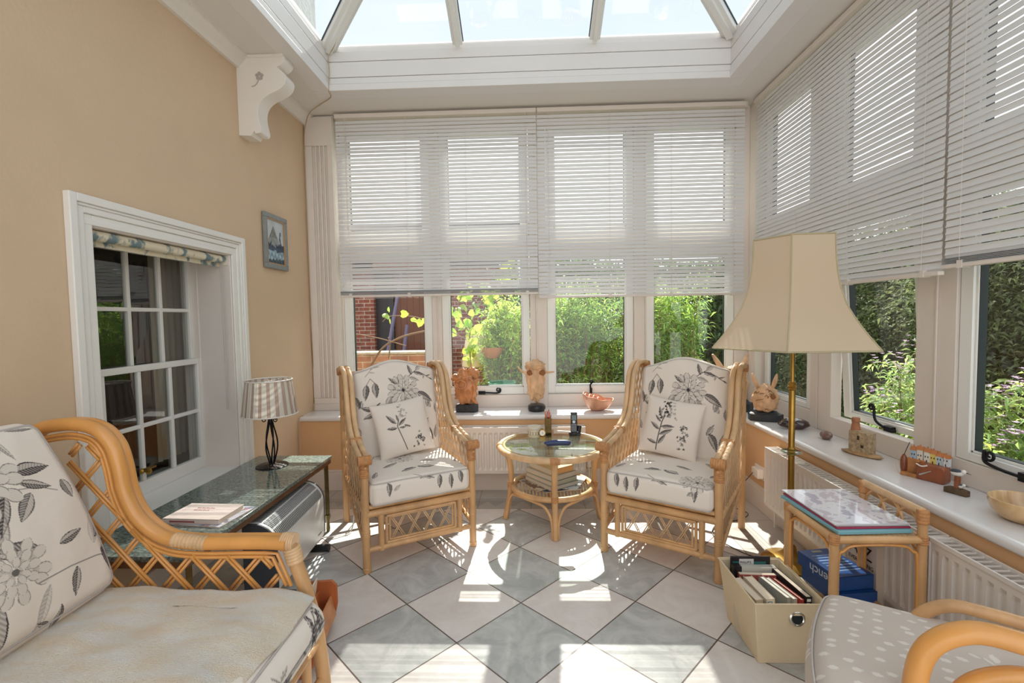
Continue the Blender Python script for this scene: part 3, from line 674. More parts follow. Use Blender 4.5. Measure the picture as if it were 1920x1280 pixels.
def pr_back(U, V, var=0):
    k = Ink(U, V)
    k.leaf(-.195, .185, -97, .115, .042, .95).leaf(-.145, .19, -86, .11, .044, .9).stem([(-.195, .185), (-.17, .225), (-.145, .19)])
    k.sprig(-.20, .25, 40, .10, 4, .6, .4, .12).sprig(.06, .17, 48, .12, 4, .9, .6, .22).stem([(.16, .255), (.2, .235), (.25, .2)]).sprig(.17, .25, -30, .07, 3, .8)
    k.leaf(.13, .10, -22, .13, .045, .9, -.2).leaf(.04, .07, -88, .10, .034, .9).leaf(-.04, .09, -118, .09, .045, .6).leaf(.09, .06, -60, .08, .04, .5)
    k.flower(.04, .12, .105, .75, 3)
    k.leaf(.0, .16, 140, .07, .022, .8).leaf(.21, .06, -100, .07, .035, .6).leaf(.20, .03, -60, .05, .03, .5)
    k.stem([(-.16, .0), (-.15, -.07), (-.14, -.16)], .003).leaf(-.16, .0, 160, .09, .03, .9).leaf(-.155, -.01, 60, .07, .028, .9).leaf(-.155, -.02, 200, .08, .03, .8).leaf(-.15, -.05, 20, .06, .022, .7)
    k.leaf(.17, -.14, -45, .11, .045, .85, -.35).leaf(.16, -.15, 60, .08, .03, .6).leaf(.24, -.22, 80, .09, .03, .6)
    k.leaf(-.25, -.15, 120, .08, .035, .7).leaf(-.27, .1, -70, .08, .03, .8).leaf(-.25, .02, 70, .06, .03, .6).leaf(.29, .1, -80, .08, .03, .7).leaf(.27, -.05, 100, .07, .03, .6)
    k.sprig(-.05, -.26, 30, .11, 4, .8).flower(.08, -.34, .07, .6, 5).leaf(-.02, .31, 20, .06, .02, .6)
    return k.I
def pr_seat(U, V, var=0):
    k = Ink(U, V); s = -1 if var else 1
    k.leaf(-.20*s, -.335, -70, .08, .03, .9, -.3).leaf(-.17*s, -.39, 40, .05, .02, .5).leaf(.10*s, -.335, -95, .085, .03, .9).leaf(.165*s, -.345, -88, .09, .028, .95).leaf(.225*s, -.33, -84, .085, .032, .9)
    k.leaf(.0, -.33, -20, .07, .022, .8).leaf(-.02, -.345, 20, .05, .02, .6).stem([(-.05, -.30), (.0, -.33), (.06, -.335)])
    k.flower(.21 if var else -.05, -.28 if var else .0, .09, .7, 6).leaf(-.18, -.12, 25, .11, .035, .8).leaf(.05, -.10, -15, .10, .03, .9).leaf(-.1, -.22, 10, .1, .03, .8).leaf(.1, -.22, 165, .1, .035, .8)
    k.leaf(.18, .05, -40, .09, .03, .7).leaf(-.24, .05, 80, .09, .03, .7).leaf(-.26, -.25, 70, .09, .03, .7).leaf(.25, -.18, 60, .09, .03, .7).sprig(-.2, .1, 60, .12).sprig(.1, .12, 130, .12)
    return k.I
def pr_pillow(U, V, var=0):
    k = Ink(U, V)
    if var == 0:
        k.stem([(-.01, -.15), (-.03, -.06), (-.045, .01), (-.03, .05)], .003, .9)
        for a, x, y, l in ((128, -.05, .03, .085), (35, -.035, .015, .07), (-5, -.035, .0, .045), (172, -.05, .0, .07), (-25, .0, .01, .045), (100, -.03, .04, .05)): k.leaf(x, y, a, l, l*.3, .95)
        k.cluster(.0, .11, .04, .09, 22, .45, 2).cluster(.085, -.10, .04, .10, 30, .85, 3)
    else:
        k.stem([(-.06, -.16), (-.055, -.06), (-.05, .02), (-.04, .06)], .0034, 1)
        for a, x, y, l in ((32, -.05, -.06, .09), (150, -.055, -.03, .08), (10, -.05, -.01, .085), (140, -.055, .02, .06), (165, -.06, -.12, .07), (60, -.05, -.12, .08), (110, -.06, .05, .07)): k.leaf(x, y, a, l, l*.28, .95)
        k.cluster(-.04, .10, .045, .12, 46, 1., 4).cluster(.0, .10, .03, .12, 24, .45, 8).cluster(.09, -.05, .05, .15, 40, .8, 5)
    return k.I
def pr_sofa_back(U, V):   # U: 0 at far edge, growing towards the viewer; V up from the seat
    k = Ink(U, V)
    k.leaf(.19, .47, 172, .12, .045, .95, .2).leaf(.19, .44, 205, .10, .03, .8).leaf(.28, .40, -80, .15, .045, .5).leaf(.24, .42, -62, .13, .038, .95).leaf(.17, .40, -48, .10, .045, .7).leaf(.06, .41, -95, .07, .035, .7)
    k.stem([(.2, .42), (.14, .41), (.09, .38)], .002, .5).flower(.29, .47, .12, .55, 11)
    k.leaf(.22, .24, 15, .13, .05, .7).leaf(.16, .22, 170, .09, .03, .8).leaf(.36, .14, -75, .16, .05, .95).flower(.30, .20, .10, .5, 12)
    k.stem([(.25, .14), (.15, .14), (.06, .13), (.02, .12)], .0022, .6).leaf(.13, .13, -70, .09, .03, .8).leaf(.22, .12, -60, .14, .03, .35)
    for a, l in ((195, .12), (212, .13), (232, .11), (255, .09), (180, .10)): k.leaf(.035, .145, a, l, l*.27, .95, .1)
    k.leaf(.04, .19, 150, .13, .035, .9, -.25).leaf(.05, .17, 105, .10, .03, .3).leaf(.17, .60, -60, .10, .035, .8).leaf(.19, .60, -110, .10, .02, .5).leaf(.12, .61, 190, .09, .02, .7)
    k.leaf(.42, .3, -40, .1, .03, .8).leaf(.45, .45, -100, .12, .04, .8).sprig(.40, -.02, 60, .12).leaf(.22, -.04, 100, .09, .03, .9).leaf(.24, .0, 40, .05, .02, .8).leaf(.5, .1, 60, .1, .03, .8).flower(.62, .3, .1, .6, 2)
    return k.I
def pr_sofa_front(U, V):  # U along the front from the far corner, V below the top edge (0 at edge, negative down)
    k = Ink(U, V)
    for a, l in ((250, .08), (275, .085), (160, .06), (185, .09), (120, .07)): k.leaf(.12, -.055, a, l, l*.28, .9)
    k.stem([(.06, -.01), (.09, -.04), (.12, -.055), (.2, -.09)], .0022, .8).leaf(.05, -.02, -70, .08, .025, .9).leaf(.06, -.01, 250, .05, .02, .8).leaf(.04, -.03, 70, .05, .02, .7)
    k.sprig(.34, -.03, 230, .09).leaf(.28, -.13, 20, .08, .03, .6).flower(.5, -.08, .08, .6, 4)
    return k.I

def cushion(name, d, r, res, M, parent, material, printfn=None, bulge=.012, deform=None, faces='tfblrd', flat_attr=0, label=None, pipe=True, piper=.0042, seed=0):
    hx, hy, hz = d[0]/2, d[1]/2, d[2]/2; allv = []; allf = []; allU = []; base = 0
    spec = {'t': (0, 1, 2, 1), 'd': (1, 0, 2, -1), 'f': (0, 2, 1, -1), 'b': (2, 0, 1, 1), 'r': (1, 2, 0, 1), 'l': (2, 1, 0, -1)}
    H = (hx, hy, hz)
    for f in faces:
        a, b, c, sg = spec[f]; rs = res if f in 'tfr' else res*3
        na, nb = max(6, int(2*H[a]/rs)), max(6, int(2*H[b]/rs))
        A, B = np.meshgrid(np.linspace(-H[a], H[a], na+1), np.linspace(-H[b], H[b], nb+1)); P = np.zeros((A.size, 3))
        P[:, a] = A.ravel(); P[:, b] = B.ravel(); P[:, c] = sg*H[c]
        lim = np.array([max(h-r, .0005) for h in H]); q = np.clip(P, -lim, lim); dv = P-q; ln = np.linalg.norm(dv, axis=1, keepdims=True); pos = q+dv/np.maximum(ln, 1e-9)*r
        x, y, z = P.T
        if f in 't': UV = (x, y)
        elif f == 'f': UV = (x, -hy-(hz-z))
        elif f == 'r': UV = (hx+(hz-z), y)
        elif f == 'l': UV = (-hx-(hz-z), y)
        else: UV = (x*0+9, y*0+9)
        X, Y, Z = P.T
        fx, fy, fz = 1-(X/hx)**2, 1-(Y/hy)**2, 1-(Z/hz)**2
        n1 = np.sin(X*19+seed)*np.sin(Y*23+seed*2)+.6*np.sin(X*41+Y*17+seed)
        pos[:, 2] += np.sign(Z)*bulge*np.clip(fx, 0, 1)**.6*np.clip(fy, 0, 1)**.6*(abs(Z) > hz*.5)*1.0+.0016*n1*(abs(Z)/hz)
        pos[:, 0] += np.sign(X)*bulge*.5*np.clip(fz, 0, 1)*np.clip(fy, 0, 1)**.5*(abs(X)/hx)**4
        pos[:, 1] += np.sign(Y)*bulge*.5*np.clip(fz, 0, 1)*np.clip(fx, 0, 1)**.5*(abs(Y)/hy)**4
        if deform: pos = deform(pos, P)
        idx = np.arange(A.size).reshape(A.shape)+base
        q4 = np.stack([idx[:-1, :-1].ravel(), idx[:-1, 1:].ravel(), idx[1:, 1:].ravel(), idx[1:, :-1].ravel()], 1)
        if sg < 0 and f in 'bld' or (sg > 0 and f in 'b'): pass
        nrm_ax = np.cross(np.eye(3)[a], np.eye(3)[b])[c]
        if nrm_ax*sg < 0: q4 = q4[:, ::-1]
        allv.append(pos); allf.append(q4); allU.append(np.stack(UV, 1)); base += A.size
    co = np.concatenate(allv); fs = np.concatenate(allf); UV = np.concatenate(allU)
    o = np_mesh(name, co, fs, material, parent); o.matrix_local = M
    if printfn: set_attr(o, 'print', np.clip(1.3*printfn(UV[:, 0], UV[:, 1]), 0, .96))
    if label: tag(o, label)
    if pipe:
        m = MB(); k = r*.28
        for zz in (hz, -hz):
            pts = []
            cx, cy = hx-k, hy-k
            for (sx, sy, a0) in ((1, 1, 0), (-1, 1, 90), (-1, -1, 180), (1, -1, 270)):
                rr = r
                for t in range(5):
                    a = R(a0+22.5*t); pts.append((sx*(hx-rr)+(rr-k)*math.cos(a), sy*(hy-rr)+(rr-k)*math.sin(a)))
            dense = []
            for i in range(len(pts)):
                p, q = pts[i], pts[(i+1) % len(pts)]; n_ = max(1, int(math.hypot(q[0]-p[0], q[1]-p[1])/.03))
                dense += [(p[0]+(q[0]-p[0])*j/n_, p[1]+(q[1]-p[1])*j/n_) for j in range(n_)]
            Pd = np.array([(x, y, zz*(1-k/hz*0)-math.copysign(k*.9, zz)) for x, y in dense]); P0 = np.array([(x/abs(1) , y, zz) for x, y in dense])
            if deform: Pd = deform(Pd, P0)
            m.tube([tuple(p) for p in Pd], piper, 6, closed=True)
        pp = m.build('piping', m_pipe, o, smooth='all')
    return o

# ================================================================ cane helpers
def wrap(m, p0, p1, r, n=7):
    p0, p1 = Vector(p0), Vector(p1); pts = []; rad = []
    for i in range(n*4+1):
        pts.append(p0+(p1-p0)*i/(n*4)); rad.append(r*(1+.07*abs(math.sin(math.pi*i/4))))
    k = len(pts)-1; m.tube(pts, lambda t: rad[int(round(t*k))], 12)
def strand(m, p, q, off, r=.0035, nrm=(1, 0, 0)):
    p, q = Vector(p), Vector(q); d = (q-p).normalized(); s = d.cross(Vector(nrm)).normalized()*off
    m.tube([p+s, q+s], r, 6); m.tube([p-s, q-s], r, 6)
def clip_seg(poly, p, d):
    """segments of the infinite line p+t d inside the polygon"""
    ts = []; n = len(poly)
    for i in range(n):
        a, b = poly[i], poly[(i+1) % n]; ex, ey = b[0]-a[0], b[1]-a[1]; den = d[0]*ey-d[1]*ex
        if abs(den) < 1e-9: continue
        t = ((a[0]-p[0])*ey-(a[1]-p[1])*ex)/den; u = ((a[0]-p[0])*d[1]-(a[1]-p[1])*d[0])/den
        if 0 <= u < 1: ts.append(t)
    ts.sort(); return [(ts[i], ts[i+1]) for i in range(0, len(ts)-1, 2) if ts[i+1]-ts[i] > .012]
def lattice(poly, to3, nrm, step, ang, r=.0035, off=.0045):
    m = MB(); cx = sum(p[0] for p in poly)/len(poly); cy = sum(p[1] for p in poly)/len(poly)
    for sg in (1, -1):
        a = R(ang)*sg; d = (math.cos(a), math.sin(a)); nx, ny = -d[1], d[0]
        for k in range(-20, 21):
            p = (cx+nx*step*k, cy+ny*step*k)
            for t0, t1 in clip_seg(poly, p, d):
                o_ = Vector(nrm)*(.003*sg)
                strand(m, Vector(to3((p[0]+d[0]*t0, p[1]+d[1]*t0)))+o_, Vector(to3((p[0]+d[0]*t1, p[1]+d[1]*t1)))+o_, off, r, nrm)
    return m

# ================================================================ the two cane armchairs by the far windows
def make_armchair(loc, rz, label, var):
    t = empty('cane_armchair', loc, rz, label, 'armchair', 'floral cane armchairs by the far windows')
    X = .318
    for s in (-1, 1):
        x = s*X
        m = MB(); m.tube([(x, -.378, 0), (x, -.378, .3), (x, -.378, .625)], .0215, 12); wrap(m, (x, -.378, .20), (x, -.378, .235), .0225, 3); wrap(m, (x, -.378, .0), (x, -.378, .03), .0225, 2)
        l = m.build('front_leg', m_cane, t, smooth=True)
        m = MB(); wrap(m, (x, -.378, .535), (x, -.378, .63), .025, 8); m.build_each('binding', m_bind, l, smooth=True)
        MB().tube([(x, .378, 0), (x, .375, .5), (x, .375, 1.045)], .0215, 12).build('back_leg', m_cane, t, smooth=True)
        path = [(-.415, .628), (-.33, .645), (-.22, .662), (-.10, .695), (-.01, .755), (.04, .84), (.065, .93), (.10, 1.02), (.17, 1.072), (.26, 1.085), (.34, 1.07), (.375, 1.03)]
        m = MB()
        for dx in (-.017, .017): m.tube(spline([(x+dx, y, z) for y, z in path], 6), .0165, 10)
        am = m.build('arm', m_cane2, t, smooth=True)
        m = MB(); wrap(m, (x-.036, -.40, .635), (x+.036, -.40, .635), .027, 6); wrap(m, (x-.034, .36, 1.055), (x+.034, .36, 1.055), .024, 6)
        m.tube([(x-.033, -.13, .682), (x+.033, -.13, .682)], .022, 8)
        m.build_each('binding', m_bind, am, smooth=True)
        inner = [(y, z-.032) if y < 0 else (y+.03, z-.02) for y, z in path[:-3]]
        MB().tube(spline([(x, y, z) for y, z in inner], 6), .0075, 8).tube([(x, .378, .32), (x, .16, .25), (x, -.378, .135)], .013, 8).tube([(x-s*.016, .378, .33), (x-s*.016, -.378, .155)], .008, 8).tube([(x, -.37, .33), (x, .37, .33)], .015, 10).build('side_rail', m_cane, t, smooth=True)
        poly = [(-.36, .16), (-.36, .60), (-.22, .625), (-.10, .66), (.02, .73), (.07, .82), (.095, .92), (.13, 1.0), (.2, 1.05), (.355, 1.05), (.355, .33)]
        lattice(poly, lambda p: (x, p[0], p[1]), (1, 0, 0), .052, 62, .0032, .0042).build('side_lattice', m_cane2, t, smooth='all')
    m = MB(); m.tube([(-X, -.378, .325), (X, -.378, .325)], .02, 12).build('front_rail', m_cane, t, smooth=True)
    MB().tube([(-X, -.372, .362), (X, -.372, .362)], .014, 10).build_each('seat_rail', m_cane, t, smooth=True)
    MB().tube([(-X, -.378, .125), (X, -.378, .125)], .016, 10).build('stretcher', m_cane, t, smooth=True)
    for s in (-1, 1): MB().tube([(s*.235, -.378, .11), (s*.235, -.378, .325)], .0165, 10).build_each('panel_post', m_cane, t, smooth=True)
    for (a, b, w) in ((.205, .02, .0085), (.187, .034, .006)):
        m = MB(); z0, z1 = .125+b, .308-b*.6
        m.tube([(-a, -.378, z0), (a, -.378, z0)], w, 8).tube([(-a, -.378, z1), (a, -.378, z1)], w, 8).tube([(-a, -.378, z0), (-a, -.378, z1)], w, 8).tube([(a, -.378, z0), (a, -.378, z1)], w, 8)
        m.build('panel_frame', m_cane, t, smooth=True)
    m = MB(); w = .0935
    for i in range(4):
        x0 = -.187+i*w
        for (xa, xb, dy) in ((x0+.012, x0+w-.012, -.003), (x0+w-.012, x0+.012, .003)):
            strand(m, (xa, -.378+dy, .162), (xb, -.378+dy, .284), .0045, .0032, (0, 1, 0))
    m.build('panel_lattice', m_cane2, t, smooth='all')
    MB().tube([(-X, .375, 1.03), (X, .375, 1.03)], .017, 10).tube([(-X, .375, .40), (X, .375, .40)], .017, 10).tube([(-X, .378, .2), (X, .378, .2)], .014, 10).build_each('back_rail', m_cane, t, smooth=True)
    lattice([(-.30, .41), (.30, .41), (.30, 1.02), (-.30, 1.02)], lambda p: (p[0], .375, p[1]), (0, 1, 0), .075, 55, .0032, .0042).build('back_lattice', m_cane2, t, smooth='all')
    MB().box(-X+.02, X-.02, -.36, .36, .335, .352).build('seat_base', m_cane, t, bevel=.003)
    def dseat(p, P):
        p = p.copy(); p[:, 2] += -.008*(P[:, 0]/.3)**2; p[:, 1] += -.012*(1-(P[:, 0]/.3)**2)*(P[:, 1] < -.2); return p
    cushion('seat_cushion', (.585, .66, .135), .032, .0032, T(0, -.085, .442), t, m_fab, lambda U, V: pr_seat(U, V, var), .014, dseat, seed=var)
    def dback(p, P):
        p = p.copy(); top = np.clip((P[:, 1]-.12)/.2, 0, 1); p[:, 1] += top*(.032*np.cos(np.clip(abs(P[:, 0])/.28, 0, 1)*math.pi)-.012)
        p[:, 2] += -.02*(P[:, 0]/.28)**2; return p
    cushion('back_cushion', (.56, .625, .125), .035, .0032, T(0, .182, .788, rx=R(90-13)), t, m_fab, lambda U, V: pr_back(U, V, var), .02, dback, seed=var+3)
    return t
for (loc, rz, lab, var) in (((-.825, 2.998, 0), R(29.5), 'cane armchair with floral cushions to the left of the round glass table', 0),
                            ((.905, 2.914, 0), R(-32.2), 'cane armchair with floral cushions to the right of the round glass table', 1)):
    ch = make_armchair(loc, rz, lab, var)
    # scatter pillow
    def dpil(p, P):
        p = p.copy(); u, v = P[:, 0]/.18, P[:, 1]/.18; f = np.clip((1-abs(u)**2.6)*(1-abs(v)**2.6), 0, 1)**.5
        p[:, 2] = np.sign(P[:, 2])*(.004+.052*f); p[:, 0] = P[:, 0]*(1-.05*(1-v*v)*abs(u)); p[:, 1] = P[:, 1]*(1-.05*(1-u*u)*abs(v)); return p
    cp, sp_ = math.cos(rz), math.sin(rz)
    lx, ly = (.0, .015) if var == 0 else (-.035, .02)
    o = cushion('scatter_pillow', (.36, .36, .11), .01, .0026, Matrix.Identity(4), None, mat_fabric('pillow_linen_%d' % var, '#e0d4c8', '#211c1f'), lambda U, V: pr_pillow(U, V, var), 0, dpil, pipe=False)
    o.matrix_world = T(loc[0], loc[1], 0, rz=rz) @ T(lx, ly, .695, rx=R(90-19), ry=0) @ T(rz=R(7 if var == 0 else -6))
    tag(o, ['small square pillow with a single leafy stem on the left cane armchair', 'small square pillow with dark blossom spikes on the right cane armchair'][var], 'pillow', 'scatter pillows on the cane armchairs')

# ================================================================ round glass topped cane table
def ring(m, Rr, z, r, seg=48, c=(0, 0)): return m.tube([(c[0]+Rr*math.cos(2*math.pi*i/seg), c[1]+Rr*math.sin(2*math.pi*i/seg), z) for i in range(seg)], r, 10, closed=True)
tx, ty = .15, 3.217
ct = empty('coffee_table', (tx, ty, 0), 0, 'round glass topped cane coffee table between the two armchairs', 'table')
m = MB(); ring(m, .36, .512, .021); ring(m, .333, .520, .012); m.build('rim', m_cane2, ct, smooth='all')
m = MB(); m.lathe([(0, .529), (.34, .529), (.345, .532), (.34, .535), (0, .535)], 64); m.build('glass_top', m_tableglass, ct, smooth=True)
m = MB(); ring(m, .272, .235, .019); m.build('shelf_ring', m_cane, ct, smooth='all')
m = MB()
for i in range(-11, 12):
    x = i*.0225; h = math.sqrt(max(0, .26**2-x*x)); m.tube([(x, -h, .235), (x, h, .235)], .005, 6)
m.build('shelf_slats', m_cane, ct, smooth='all')
for k, a in enumerate((180, 270, 0, 90)):
    ca, sa = math.cos(R(a)), math.sin(R(a))
    m = MB(); m.tube(spline([(ca*.345, sa*.345, .512), (ca*.305, sa*.305, .44), (ca*.287, sa*.287, .34), (ca*.29, sa*.29, .235), (ca*.305, sa*.305, .12), (ca*.33, sa*.33, 0)], 6), .0195, 12)
    l = m.build('leg', m_cane, ct, smooth=True)
    m = MB(); wrap(m, (ca*.289, sa*.289, .225), (ca*.288, sa*.288, .262), .022, 4); m.tube([(ca*.36+s*sa*.03, sa*.36-s*ca*.03, .513) for s in (-1, -.5, 0, .5, 1)], .0245, 10)
    m.build_each('binding', m_bind, l, smooth=True)
    for sg in (1, -1):
        m = MB(); P = []
        for j in range(9):
            tt = j/8; aa = R(a)+sg*R(45)*tt; rr = .305+(.272-.305)*tt+.01*(1-tt); zz = .0+.215*(math.sin(tt*math.pi/2))**.38
            P.append((rr*math.cos(aa), rr*math.sin(aa), max(zz, .01)))
        P[0] = (ca*.325+sg*-sa*.018, sa*.325+sg*ca*.018, .004)
        P2 = [P[0], (ca*.31-sg*sa*.02, sa*.31+sg*ca*.02, .09), (ca*.30-sg*sa*.035, sa*.30+sg*ca*.035, .15), (.285*math.cos(R(a)+sg*.25), .285*math.sin(R(a)+sg*.25), .195), (.275*math.cos(R(a)+sg*.5), .275*math.sin(R(a)+sg*.5), .212), (.272*math.cos(R(a)+sg*.785), .272*math.sin(R(a)+sg*.785), .218)]
        m.tube(spline(P2, 6), .009, 8); m.build_each('arch_brace', m_cane, l, smooth=True)
zt = .5352
# on the table
def thing(name, x, y, z, rz, label, cat, group=None): return empty(name, (x, y, z), rz, label, cat, group)
o = thing('trinket_box', .03, 3.375, zt, 0, 'small round cream patterned pot with lid on the glass table', 'pot')
m = MB().lathe([(.042, 0), (.046, .006), (.046, .056), (.044, .06)], 28); b_ = m.build('pot_body', mat('ivory_pot', '#d9cbb2', .5), o, smooth=True)
MB().lathe([(.049, .058), (.051, .062), (.051, .074), (.046, .080), (0, .081)], 28).build('lid', mat('ivory_lid', '#cfc6b6', .4), o, smooth=True)
m = MB()
for i in range(14):
    a = 2*math.pi*i/14
    for sgn in (-1, 1): m.tube([(.0465*math.cos(a-sgn*.12), .0465*math.sin(a-sgn*.12), .018), (.0465*math.cos(a+sgn*.12), .0465*math.sin(a+sgn*.12), .046)], .0012, 5)
m.build('carved_pattern', mat('brown_line', '#7c6a52', .7), o)
o = thing('pocket_watch', .087, 3.325, zt, 0, 'small round silver watch on its stand beside the pot', 'clock')
MB().lathe([(0, 0), (.024, 0), (.026, .006), (.022, .012), (0, .012)], 24, T(0, 0, .04, rx=R(80))).build('watch_case', m_brass, o, smooth=True)
MB().lathe([(0, 0.0125), (.019, .0125), (0, .0128)], 24, T(0, 0, .04, rx=R(80))).build('dial', mat('dial_white', '#e6e2d8', .3), o)
MB().tube([(0, -.0135, .04), (.004, -.0133, .052)], .0009, 4).tube([(0, -.0135, .04), (.010, -.012, .037)], .0009, 4).build('hands', m_black, o)
MB().box(-.02, .02, -.008, .012, 0, .012).lathe([(.005, 0), (.006, .01), (0, .012)], 10, T(0, 0, .063)).build('stand', m_brass, o)
pen = thing('pencil_pot', .135, 3.50, zt, 0, 'square bronze tumbler holding coloured pencils on the glass table', 'pencil pot')
w = .024; m = MB(); m.box(-w, w, -w, w, 0, .003).box(-w, -w+.002, -w, w, 0, .11).box(w-.002, w, -w, w, 0, .11).box(-w, w, -w, -w+.002, 0, .11).box(-w, w, w-.002, w, 0, .11)
m.build('tumbler', mat('bronze_tumbler', '#7d6336', .35, .6, noise=(30, .3)), pen)
for i, c in enumerate(('#d8562c', '#c9432a', '#7fa59a', '#e07a3a', '#b03a2a', '#8d6a48')):
    a = i*1.05; x, y = .012*math.cos(a), .012*math.sin(a); ex, ey = x*2+.004*i-.01, y*1.8; h = .155+.018*math.sin(i*2.2)
    p = empty('pencil', (tx*0+.135, 3.50, zt), 0, ['orange pencil standing tallest at the left of the bronze tumbler', 'red pencil in the bronze tumbler', 'pale green pencil in the bronze tumbler', 'light orange pencil in the bronze tumbler', 'dark red pencil in the bronze tumbler', 'brown pencil in the bronze tumbler'][i], 'pencil', 'pencils in the bronze tumbler')
    MB().tube([(x, y, .004), (ex, ey, h)], .0035, 6).build('barrel', mat('pencil_%d' % i, c, .4), p)
    MB().tube([(ex, ey, h), (ex+(ex-x)*.12, ey+(ey-y)*.12, h+.018)], lambda t: .0034*(1-t)+.0004, 6).build('point', m_paper, p)
ph = thing('cordless_phone', .325, 3.425, zt, R(-6), 'black cordless telephone standing in its charging cradle on the glass table', 'telephone')
m = MB(); m.box(-.024, .024, -.0125, .0125, 0, .155); m.build('handset', m_black, ph, bevel=.007, loc=(-.003, -.015, .012), rot=(R(-14), 0, 0))
hs = ph.children[0]
MB().box(-.017, .017, -.0136, -.012, .098, .132).build('screen', mat('phone_screen', '#5e6a6c', .15), hs)
m = MB()
for r_ in range(5):
    for c_ in range(3): m.box(-.018+c_*.0135, -.009+c_*.0135, -.0142, -.012, .016+r_*.0115, .0225+r_*.0115)
m.build('keypad', mat('phone_keys', '#8e8e92', .4), hs); MB().lathe([(.006, 0), (.010, 0), (.010, .0022), (.006, .0022)], 18, T(0, -.0125, .084, rx=R(90))).build_each('navigation_ring', mat('phone_ring', '#a5a5a8', .3, .6), hs)
m = MB(); m.tube(spline([(-.035, -.02, .012), (-.0, -.03, .014), (.04, -.012, .016)], 4), .014, 10); m.box(-.036, .042, -.035, .045, 0, .018); m.tube([(.03, .0, .02), (.036, .02, .06)], .017, 12)
m.build('cradle', m_black, ph, smooth=True)
gc = thing('glasses_case', .185, 3.115, zt, R(3), 'closed dark blue spectacle case lying on the glass table', 'glasses case')
m = MB(); m.tube(spline([(-.082, 0, .017), (-.075, 0, .02), (-.03, 0, .024), (.03, 0, .024), (.07, 0, .021), (.082, 0, .017)], 6), lambda t: .010+.010*math.sin(math.pi*min(1, max(0, t)))**.5, 16, flat=1.0)
m.build('case_shell', mat('navy_leather', '#26345f', .35), gc, smooth=True); MB().tube([(-.083, -.021, .0185), (0, -.0245, .0225), (.083, -.021, .0185)], .0012, 6).build('hinge_line', m_black, gc)
# shelf stack of books and magazines
def book(name, x, y, z, w, d, h, rz, cover, label, group, spine=-1, cat='book', pages=None, tilt=None):
    o = empty(name, (x, y, z), rz, label, cat, group)
    mc_ = cover if not isinstance(cover, str) else mat('cover_'+cover.strip('#'), cover, .5, noise=(20, .06))
    m = MB(); m.box(-w/2, w/2, -d/2, d/2, 0, .002).box(-w/2, w/2, -d/2, d/2, h-.002, h).box(-w/2, w/2, -d/2, -d/2+.002, 0, h)
    m.build('cover', mc_, o); MB().box(-w/2+.004, w/2-.004, -d/2+.002, d/2-.005, .002, h-.002).build('pages', pages or m_paper, o)
    if tilt: o.rotation_euler = tilt
    return o
def mag_paint(seed, cols):
    cs = [srgb(c) for c in cols]
    def f(U, V):
        c = np.tile(cs[0], (len(U), 1)); n1 = fbm(U, V, 2.2, seed); n2 = fbm(U, V, 4, seed+1)
        for k, cc in enumerate(cs[1:]): c[(n1+.6*n2*(k % 2)) > .15+.28*k] = cc
        return c
    return f
m_mag = mat_attr('magazine_print', rough=.25, coat=.2)
def magazine(x, y, z, w, d, rz, seed, cols, label, group, h=.004, name='magazine'):
    o = empty(name, (x, y, z), rz, label, 'magazine', group)
    MB().box(-w/2, w/2, -d/2, d/2, 0, h).build('pages', m_paper, o)
    vgrid('cover', 90, 70, w+.002, d+.002, mag_paint(seed, cols), m_mag, o, T(-w/2-.001, -d/2-.001, h+.0006)); return o
zz = .2545
magazine(tx+.04, ty-.04, zz-.012+.0, .26, .20, R(14), 4, ['#59606c', '#b9b6c4', '#7a2f3a', '#d8d4d2'], 'glossy magazine with red and blue cover sticking out at the front of the table shelf', 'reading matter on the coffee table shelf')
magazine(tx+.10, ty+.03, zz-.008, .22, .28, R(-22), 8, ['#c9cdd3', '#6d7683', '#e9e7e6'], 'silvery magazine sticking out at the right of the table shelf', 'reading matter on the coffee table shelf')
magazine(tx-.09, ty+.0, zz-.004, .20, .26, R(30), 9, ['#6b4a3a', '#8c6f5a', '#c7b49a'], 'brown magazine sticking out at the left of the table shelf', 'reading matter on the coffee table shelf')
zz += .001
for i, (w, d, h, rz, c, lb) in enumerate(((.235, .30, .026, 36, '#aaa79e', 'grey green hardback, lowest of the stack on the table shelf'), (.225, .285, .030, 38, '#9c9d90', 'olive grey hardback, second from the bottom of the shelf stack'), (.215, .275, .034, 40, '#b1ab9e', 'pale grey book, third from the bottom of the shelf stack'), (.19, .25, .040, 37, '#d19b62', 'tan book on top of the stack on the table shelf'))):
    book('book', tx-.01, ty+.015, zz, w, d, h, R(rz), c, lb, 'reading matter on the coffee table shelf'); zz += h+.0005

# ================================================================ floor lamp with bell shade
fl = empty('floor_lamp', (1.45, 2.63, 0), 0, 'tall brass floor lamp with large cream panelled bell shade', 'floor lamp')
MB().lathe([(0, 0), (.145, 0), (.148, .008), (.14, .016), (.10, .026), (.06, .045), (.035, .07), (.028, .10), (.02, .11), (0, .11)], 40).build('base', m_brass, fl, smooth=True)
MB().lathe([(.013, .10), (.016, .11), (.016, .6), (.0165, 1.0), (.013, 1.005), (.0105, 1.01), (.0105, 1.32), (0, 1.32)], 20).build('pole', m_brass, fl, smooth=True)
for z, nm in ((.635, 0), (1.0, 1)):
    MB().lathe([(.016, z-.025), (.022, z-.02), (.018, z-.012), (.024, z-.004), (.018, z+.004), (.021, z+.014), (.016, z+.022)], 20).build('collar', m_brass, fl, smooth=True)
MB().lathe([(.017, .626), (.052, .63), (.055, .632), (.052, .634), (.017, .634)], 28).build('glass_drip_ring', mat_glass('green_glass', (.75, .9, .85, 1), 0, 2), fl, smooth=True)
